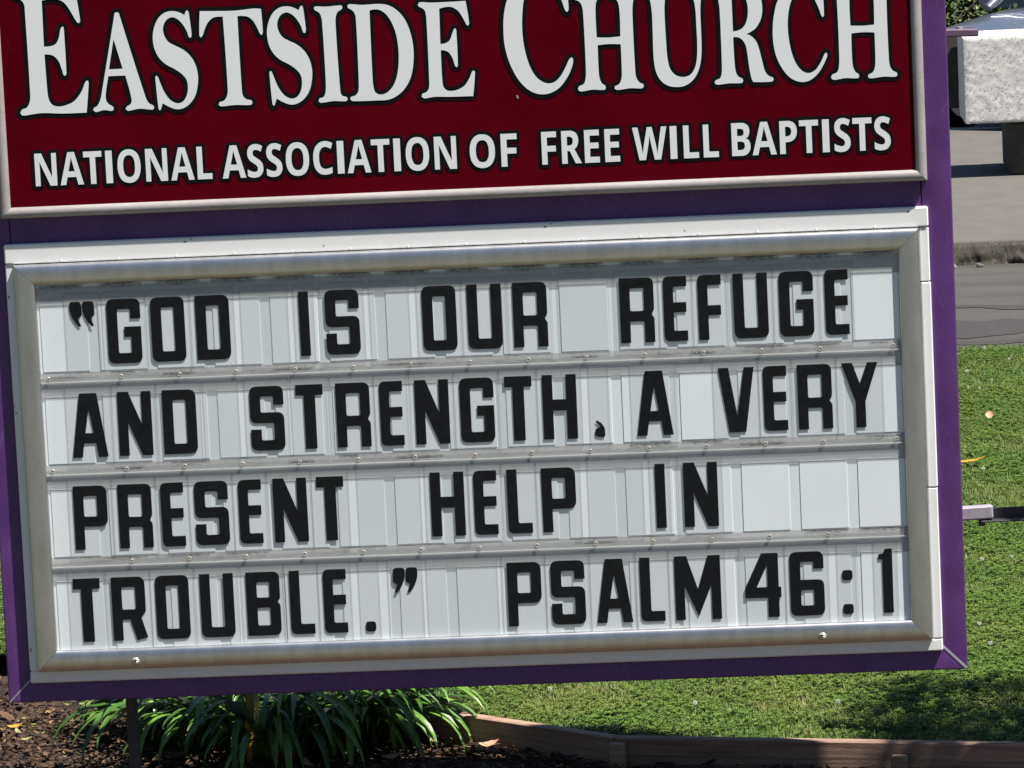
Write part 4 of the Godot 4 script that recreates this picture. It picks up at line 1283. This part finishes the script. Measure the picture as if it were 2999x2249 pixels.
# ---------------------------------------------------------------- the concrete block on its pedestal
func block() -> void:
	var o := thing("concrete_block", "rough white concrete block raised on short pedestals on the pavement", "concrete block", Vector3(3.4, 0.12, -17.0))
	var n := FastNoiseLite.new()
	n.seed = 71
	n.frequency = 9.0
	n.fractal_octaves = 3
	# slab with a pitted, uneven skin
	var st := new_st()
	var lo := Vector3(-1.355, 0.335, -0.30)
	var hi := Vector3(1.355, 0.872, 0.5)
	for f in 6:
		var ax := f >> 1
		var sg := -1.0 if f % 2 == 0 else 1.0
		var a1 := (ax + 1) % 3
		var a2 := (ax + 2) % 3
		var n1 := 12
		var n2 := 12
		if absf(hi[a1] - lo[a1]) > 2: n1 = 130
		if absf(hi[a2] - lo[a2]) > 2: n2 = 130
		if ax == 2 and sg > 0:
			n1 = 130
			n2 = 40
		var g := []
		for i in n1 + 1:
			var row := []
			for j in n2 + 1:
				var p := Vector3.ZERO
				p[ax] = hi[ax] if sg > 0 else lo[ax]
				p[a1] = lerpf(lo[a1], hi[a1], float(i) / n1)
				p[a2] = lerpf(lo[a2], hi[a2], float(j) / n2)
				# round the arrises
				var c := Vector3(clampf(p.x, lo.x + 0.014, hi.x - 0.014), clampf(p.y, lo.y + 0.014, hi.y - 0.014), clampf(p.z, lo.z + 0.014, hi.z - 0.014))
				var d := (p - c)
				p = c + d.normalized() * 0.014
				p += d.normalized() * n.get_noise_3dv(p * 3.5) * 0.0035
				row.append(p)
			g.append(row)
		grid(st, g, func(q: Vector3) -> Vector3: return Vector3(clampf(q.x, lo.x + 0.02, hi.x - 0.02), clampf(q.y, lo.y + 0.02, hi.y - 0.02), clampf(q.z, lo.z + 0.02, hi.z - 0.02)))
	mi("slab", st.commit(), M.rough, o)
	mi("end_plate", box_mesh(Vector3(-1.33, 0.63, -0.42), Vector3(0.20, 0.50, 0.20), 0.015), M.dark_concrete, o)
	mi("pedestal", box_mesh(Vector3(-0.87, 0.165, -0.02), Vector3(0.42, 0.335, 0.86), 0.02), M.dark_concrete, o)
	mi("pedestal", box_mesh(Vector3(0.82, 0.165, -0.02), Vector3(0.42, 0.335, 0.86), 0.02), M.dark_concrete, o)

# ---------------------------------------------------------------- leaves in a volume
func leaf_card() -> ArrayMesh:
	var st := new_st()
	var p := [Vector3(0, 0, 0), Vector3(0.30, 0.08, 0.25), Vector3(0.75, 0.05, 0.20), Vector3(1, 0, 0), Vector3(0.75, 0.05, -0.20), Vector3(0.30, 0.08, -0.25)]
	for e in [[0, 1, 2], [0, 2, 3], [0, 3, 4], [0, 4, 5]]:
		ftri(st, p[e[0]], p[e[1]], p[e[2]], Vector3.UP)
	return st.commit()

func foliage(parent: Node3D, called: String, clumps: Array, count: int, size: float, ca: Color, cb: Color) -> void:
	var xs := []
	var cs := []
	for i in count:
		var c: Array = clumps[rng.randi() % clumps.size()]
		var d := Vector3(rng.randfn(), rng.randfn(), rng.randfn()).normalized() * pow(rng.randf(), 0.45)
		var b := Basis(Vector3.UP, rng.randf() * TAU) * Basis(Vector3(0, 0, 1), rng.randf_range(-0.9, 0.5)) * Basis(Vector3(1, 0, 0), rng.randf_range(-0.8, 0.8))
		xs.append(Transform3D(b.scaled(Vector3.ONE * size * rng.randf_range(0.6, 1.25)), (c[0] as Vector3) + d * (c[1] as Vector3)))
		cs.append(ca.lerp(cb, rng.randf()))
	var mm := MultiMesh.new()
	mm.transform_format = MultiMesh.TRANSFORM_3D
	mm.use_colors = true
	mm.mesh = leaf_card()
	mm.instance_count = xs.size()
	for i in xs.size():
		mm.set_instance_transform(i, xs[i])
		mm.set_instance_color(i, cs[i])
	var o := MultiMeshInstance3D.new()
	o.multimesh = mm
	o.material_override = leafy(0.45)
	o.name = called
	o.set_meta("kind", "stuff")
	parent.add_child(o, true)

func bush() -> void:
	for q in [[Vector3(2.1, 0, -26.2), 505, "rounded green bush behind the car, nearest the purple frame"], [Vector3(4.6, 0, -27.2), 506, "broad green bush beyond the car's windscreen"], [Vector3(-1.8, 0, -27.0), 507, "green bush at the far edge of the parking lot, mostly behind the sign"]]:
		rng.seed = q[1]
		var o := thing("bush", q[2], "bush", q[0], "bushes along the parking lot")
		var clumps := []
		var st := new_st()
		for i in 26:
			var a := rng.randf() * TAU
			var r := sqrt(rng.randf()) * 1.2
			var p := Vector3(cos(a) * r, rng.randf_range(0.25, 1.9) * (1.1 - r * 0.25), sin(a) * r * 0.8)
			clumps.append([p, Vector3(0.34, 0.26, 0.34) * rng.randf_range(0.7, 1.2)])
			tube(st, [Vector3(cos(a) * 0.1, 0, sin(a) * 0.1), p * Vector3(0.5, 0.6, 0.5), p], [0.022, 0.012, 0.005], 5)
		mi("stems", st.commit(), std(lin(.06, .045, .03), 0.9), o)
		foliage(o, "foliage", clumps, 14000, 0.075, Color(.030, .075, .010), Color(.11, .17, .025))

func added_small_tree() -> void:  # tree added out of view to cast shade on the lawn
	rng.seed = 606
	var o := thing("added_small_tree", "small leafy tree added out of view to shade the lawn, just past the sign's bracket post", "tree", Vector3(2.8, 0, -0.05))
	var st := new_st()
	tube(st, [Vector3(0, -0.02, 0), Vector3(0.02, 0.8, 0.01), Vector3(-0.04, 1.7, 0.03), Vector3(-0.18, 2.8, 0.05)], [0.045, 0.036, 0.026, 0.010], 9)
	var clumps := []
	for i in 16:
		var a := i * 2.4
		var h := rng.randf_range(2.42, 3.15)
		var r := rng.randf_range(0.10, 0.42) * (1.15 - absf(h - 2.75) * 0.5)
		var p := Vector3(-0.22 + cos(a) * r * 1.5, h, 0.05 + sin(a) * r * 1.1)
		tube(st, [Vector3(-0.04, h - 0.35, 0.03), p], [0.012, 0.004], 5)
		clumps.append([p, Vector3(0.19, 0.16, 0.19)])
	mi("trunk", st.commit(), std(lin(.09, .065, .045), 0.9), o)
	foliage(o, "crown", clumps, 2600, 0.055, Color(.04, .09, .015), Color(.09, .15, .03))

# trees added out of view, to darken the sky fill and frame reflections
func added_street_trees() -> void:
	var i := 0
	for q in [[Vector3(-8.5, 0, 7.0), 7.5, "broad tree added out of view on the grass beyond the sign's pole side"], [Vector3(-11.0, 0, -4.0), 8.0, "tall tree added out of view at the far end of the lawn"], [Vector3(-5.0, 0, 25.0), 8.5, "tree added unseen across the street facing the sign"], [Vector3(7.0, 0, 27.0), 9.0, "large tree added unseen across the street facing the bracket side of the sign"], [Vector3(1.5, 0, 31.0), 8.0, "added unseen tree farthest across the street"]]:
		rng.seed = 900 + i
		i += 1
		var o := thing("added_street_tree", q[2], "tree", q[0], "trees added out of view round the sign")
		var H: float = q[1]
		var st := new_st()
		tube(st, [Vector3(0, -0.1, 0), Vector3(0.05, H * 0.3, 0), Vector3(0, H * 0.6, 0.1), Vector3(0, H * 0.9, 0)], [0.26, 0.2, 0.13, 0.03], 9)
		var clumps := []
		for k in 34:
			var a := k * 2.4
			var h := H * rng.randf_range(0.25, 0.95)
			var r := H * 0.33 * sqrt(rng.randf()) * sin(PI * clampf(h / H, 0.15, 0.97))
			var p := Vector3(cos(a) * r, h, sin(a) * r)
			tube(st, [Vector3(0, h * 0.75, 0), p], [0.07, 0.02], 5)
			clumps.append([p, Vector3(0.9, 0.7, 0.9)])
		mi("trunk", st.commit(), std(lin(.09, .065, .045), 0.9), o)
		foliage(o, "crown", clumps, 7000, 0.24, Color(.025, .06, .012), Color(.07, .12, .025))

# ---------------------------------------------------------------- the parked car
func car() -> void:
	var o := thing("parked_car", "silver blue car parked behind the concrete block with its bonnet towards the sign", "car", Vector3(3.72, 0.01, -22.15))
	o.rotation.y = deg_to_rad(50)
	var paint := std(lin(.16, .18, .235), 0.28, 0.35)
	paint.clearcoat_enabled = true
	paint.clearcoat = 0.8
	paint.clearcoat_roughness = 0.06
	var glass := std(Color(.05, .07, .075, 0.72), 0.05)
	glass.transparency = BaseMaterial3D.TRANSPARENCY_ALPHA
	var rubber := std(lin(.02, .02, .02), 0.85)
	var trim := std(lin(.03, .03, .032), 0.5)
	var chrome := std(lin(.6, .6, .6), 0.25, 0.9)
	# x, half width, underside, shoulder, crown
	var sec := [[-2.28, .56, .34, .52, .55], [-2.22, .72, .26, .62, .66], [-2.05, .82, .22, .70, .755], [-1.7, .86, .20, .755, .825], [-1.3, .875, .20, .80, .875], [-0.95, .88, .20, .845, .905], [-0.3, .885, .20, .87, .90], [0.6, .885, .20, .885, .90], [1.3, .88, .20, .90, .93], [1.7, .86, .22, .915, .955], [2.1, .82, .26, .90, .95], [2.24, .74, .32, .84, .88], [2.28, .60, .40, .70, .72]]
	var g := []
	for s in sec:
		var w: float = s[1]
		var lo: float = s[2]
		var sh: float = s[3]
		var cr: float = s[4]
		var half := [[w * .86, lo], [w * .97, lo + .08], [w * 1.0, lerpf(lo, sh, .5)], [w * .995, sh - .10], [w * .965, sh - .03], [w * .90, sh], [w * .62, lerpf(sh, cr, .75)], [w * .3, cr], [0.0, cr]]
		var row := []
		for q in half: row.append(Vector3(s[0], q[1], q[0]))
		for i in range(half.size() - 2, -1, -1): row.append(Vector3(s[0], half[i][1], -half[i][0]))
		g.append(row)
	var st := new_st()
	grid(st, g, func(p: Vector3) -> Vector3: return Vector3(clampf(p.x, -1.9, 1.9), 0.5, 0))
	for e in [0, g.size() - 1]:
		for i in g[e].size() - 2: ftri(st, g[e][0], g[e][i + 1], g[e][i + 2], Vector3(-1 if e == 0 else 1, 0, 0))
	mi("body", st.commit(), paint, o)
	# roof and pillars
	var roof := []
	for s in [[-0.30, .56, 1.36], [-0.1, .60, 1.40], [0.4, .61, 1.42], [0.9, .59, 1.40], [1.05, .56, 1.37]]:
		var row := []
		for i in 9:
			var t := -1.0 + i / 4.0
			row.append(Vector3(s[0] + absf(t) * 0.05, s[2] - t * t * 0.045, s[1] * t))
		roof.append(row)
	st = new_st()
	grid(st, roof, func(p: Vector3) -> Vector3: return Vector3(p.x, 0, 0))
	mi("roof", st.commit(), paint, o)
	for sg in [-1.0, 1.0]:
		for pp in [[Vector3(-1.03, .89, .74), Vector3(-0.26, 1.345, .57)], [Vector3(1.72, .935, .70), Vector3(1.06, 1.345, .55)], [Vector3(0.42, .89, .80), Vector3(0.40, 1.36, .60)]]:
			st = new_st()
			var a: Vector3 = pp[0] * Vector3(1, 1, sg)
			var b: Vector3 = pp[1] * Vector3(1, 1, sg)
			tube(st, [a, (a + b) / 2 + Vector3(0, .02, 0), b], [0.034, 0.03, 0.028], 7)
			mi("pillar", st.commit(), paint, o)
		st = new_st()
		fquad(st, Vector3(-0.96, .90, .765 * sg), Vector3(0.40, .90, .80 * sg), Vector3(0.38, 1.345, .605 * sg), Vector3(-0.26, 1.335, .58 * sg), Vector3(0, .3, sg))
		mi("side_window", st.commit(), glass, o)
		st = new_st()
		fquad(st, Vector3(0.44, .90, .80 * sg), Vector3(1.66, .93, .72 * sg), Vector3(1.05, 1.335, .565 * sg), Vector3(0.42, 1.345, .605 * sg), Vector3(0, .3, sg))
		mi("side_window", st.commit(), glass, o)
		var mr := mi("wing_mirror", box_mesh(Vector3(-0.72, .93, .95 * sg), Vector3(.12, .12, .17), .03), paint, o)
		mi("mirror_glass", box_mesh(Vector3(-0.657, .93, .95 * sg), Vector3(.004, .09, .13)), chrome, mr)
		for hx in [0.28, 1.18]: mi("door_handle", box_mesh(Vector3(hx, .76, .888 * sg), Vector3(.16, .025, .03), .008), chrome, o)
		for dx in [-0.75, 0.42, 1.25]: mi("door_seam", box_mesh(Vector3(dx, .56, .884 * sg), Vector3(.008, .56, .012)), trim, o)
		mi("headlight", box_mesh(Vector3(-2.14, .60, .60 * sg), Vector3(.16, .11, .28), .03), std(lin(.7, .72, .75), 0.1), o)
		mi("tail_light", box_mesh(Vector3(2.22, .74, .62 * sg), Vector3(.10, .14, .24), .03), std(lin(.35, .02, .02), 0.2), o)
		for wx in [-1.42, 1.38]:
			var wh := Node3D.new()
			wh.name = "wheel"
			o.add_child(wh, true)
			wh.position = Vector3(wx, .31, .80 * sg)
			st = new_st()
			tube(st, [Vector3(0, 0, -.09), Vector3(0, 0, -.08), Vector3(0, 0, .08), Vector3(0, 0, .10)], [.27, .31, .31, .27], 28)
			mi("tyre", st.commit(), rubber, wh)
			st = new_st()
			tube(st, [Vector3(0, 0, -.105), Vector3(0, 0, .105)], [.19, .19], 24)
			mi("rim", st.commit(), chrome, wh)
	st = new_st()
	fquad(st, Vector3(-1.02, .895, -.72), Vector3(-1.02, .895, .72), Vector3(-0.27, 1.355, .56), Vector3(-0.27, 1.355, -.56), Vector3(-1, 1, 0))
	mi("windscreen", st.commit(), glass, o)
	st = new_st()
	fquad(st, Vector3(1.72, .95, -.68), Vector3(1.72, .95, .68), Vector3(1.06, 1.36, .54), Vector3(1.06, 1.36, -.54), Vector3(1, 1, 0))
	mi("rear_window", st.commit(), glass, o)
	mi("bumper", box_mesh(Vector3(-2.20, .40, 0), Vector3(.20, .16, 1.44), .05), trim, o)
	mi("bumper", box_mesh(Vector3(2.22, .44, 0), Vector3(.16, .18, 1.50), .05), paint, o)
	for sg in [-1.0, 1.0]:
		st = new_st()
		tube(st, [Vector3(-1.12, .905, .12 * sg + .1), Vector3(-0.90, .985, .45 * sg + .1)], [.006, .005], 5)
		mi("wiper", st.commit(), trim, o)

# ----------------------------------------------------------------
func _ready() -> void:
	var cam := Camera3D.new()
	cam.name = "camera"
	add_child(cam)
	cam.position = Vector3(0.7408, 1.6118 + GY, 11.0814)
	cam.rotation_order = EULER_ORDER_YXZ
	cam.rotation = Vector3(-0.130024, 0.057302, -0.047047)
	cam.fov = 9.8877
	cam.near = 0.1
	cam.far = 600.0
	cam.current = true
	var sky := ProceduralSkyMaterial.new()
	sky.sky_top_color = Color(0.44, 0.58, 0.78)
	sky.sky_horizon_color = Color(0.78, 0.82, 0.86)
	sky.sky_curve = 0.12
	sky.ground_bottom_color = Color(0.12, 0.14, 0.08)
	sky.ground_horizon_color = Color(0.35, 0.38, 0.32)
	sky.energy_multiplier = 1.0
	var env := Environment.new()
	env.background_mode = Environment.BG_SKY
	env.sky = Sky.new()
	env.sky.sky_material = sky
	env.background_energy_multiplier = 0.30
	env.tonemap_mode = Environment.TONE_MAPPER_LINEAR
	env.tonemap_exposure = 1.9
	env.sdfgi_enabled = true
	env.ssao_enabled = true
	env.ssil_enabled = true
	var we := WorldEnvironment.new()
	we.name = "world_environment"
	we.environment = env
	add_child(we)
	var sun := DirectionalLight3D.new()
	sun.name = "sun"
	add_child(sun)
	sun.look_at_from_position(Vector3(0.45, 1.0, 0.25), Vector3.ZERO)
	sun.light_energy = 1.6
	sun.light_color = Color(1.0, 0.97, 0.93)
	sun.light_angular_distance = 0.7
	sun.shadow_enabled = true

	make_materials()
	alphabet()
	ground()
	build_sign()
	message()
	timber()
	block()
	car()
	bush()
	added_small_tree()
	added_street_trees()
	strappy_clump()
	fallen()
	mulch_chips()
	lawn()
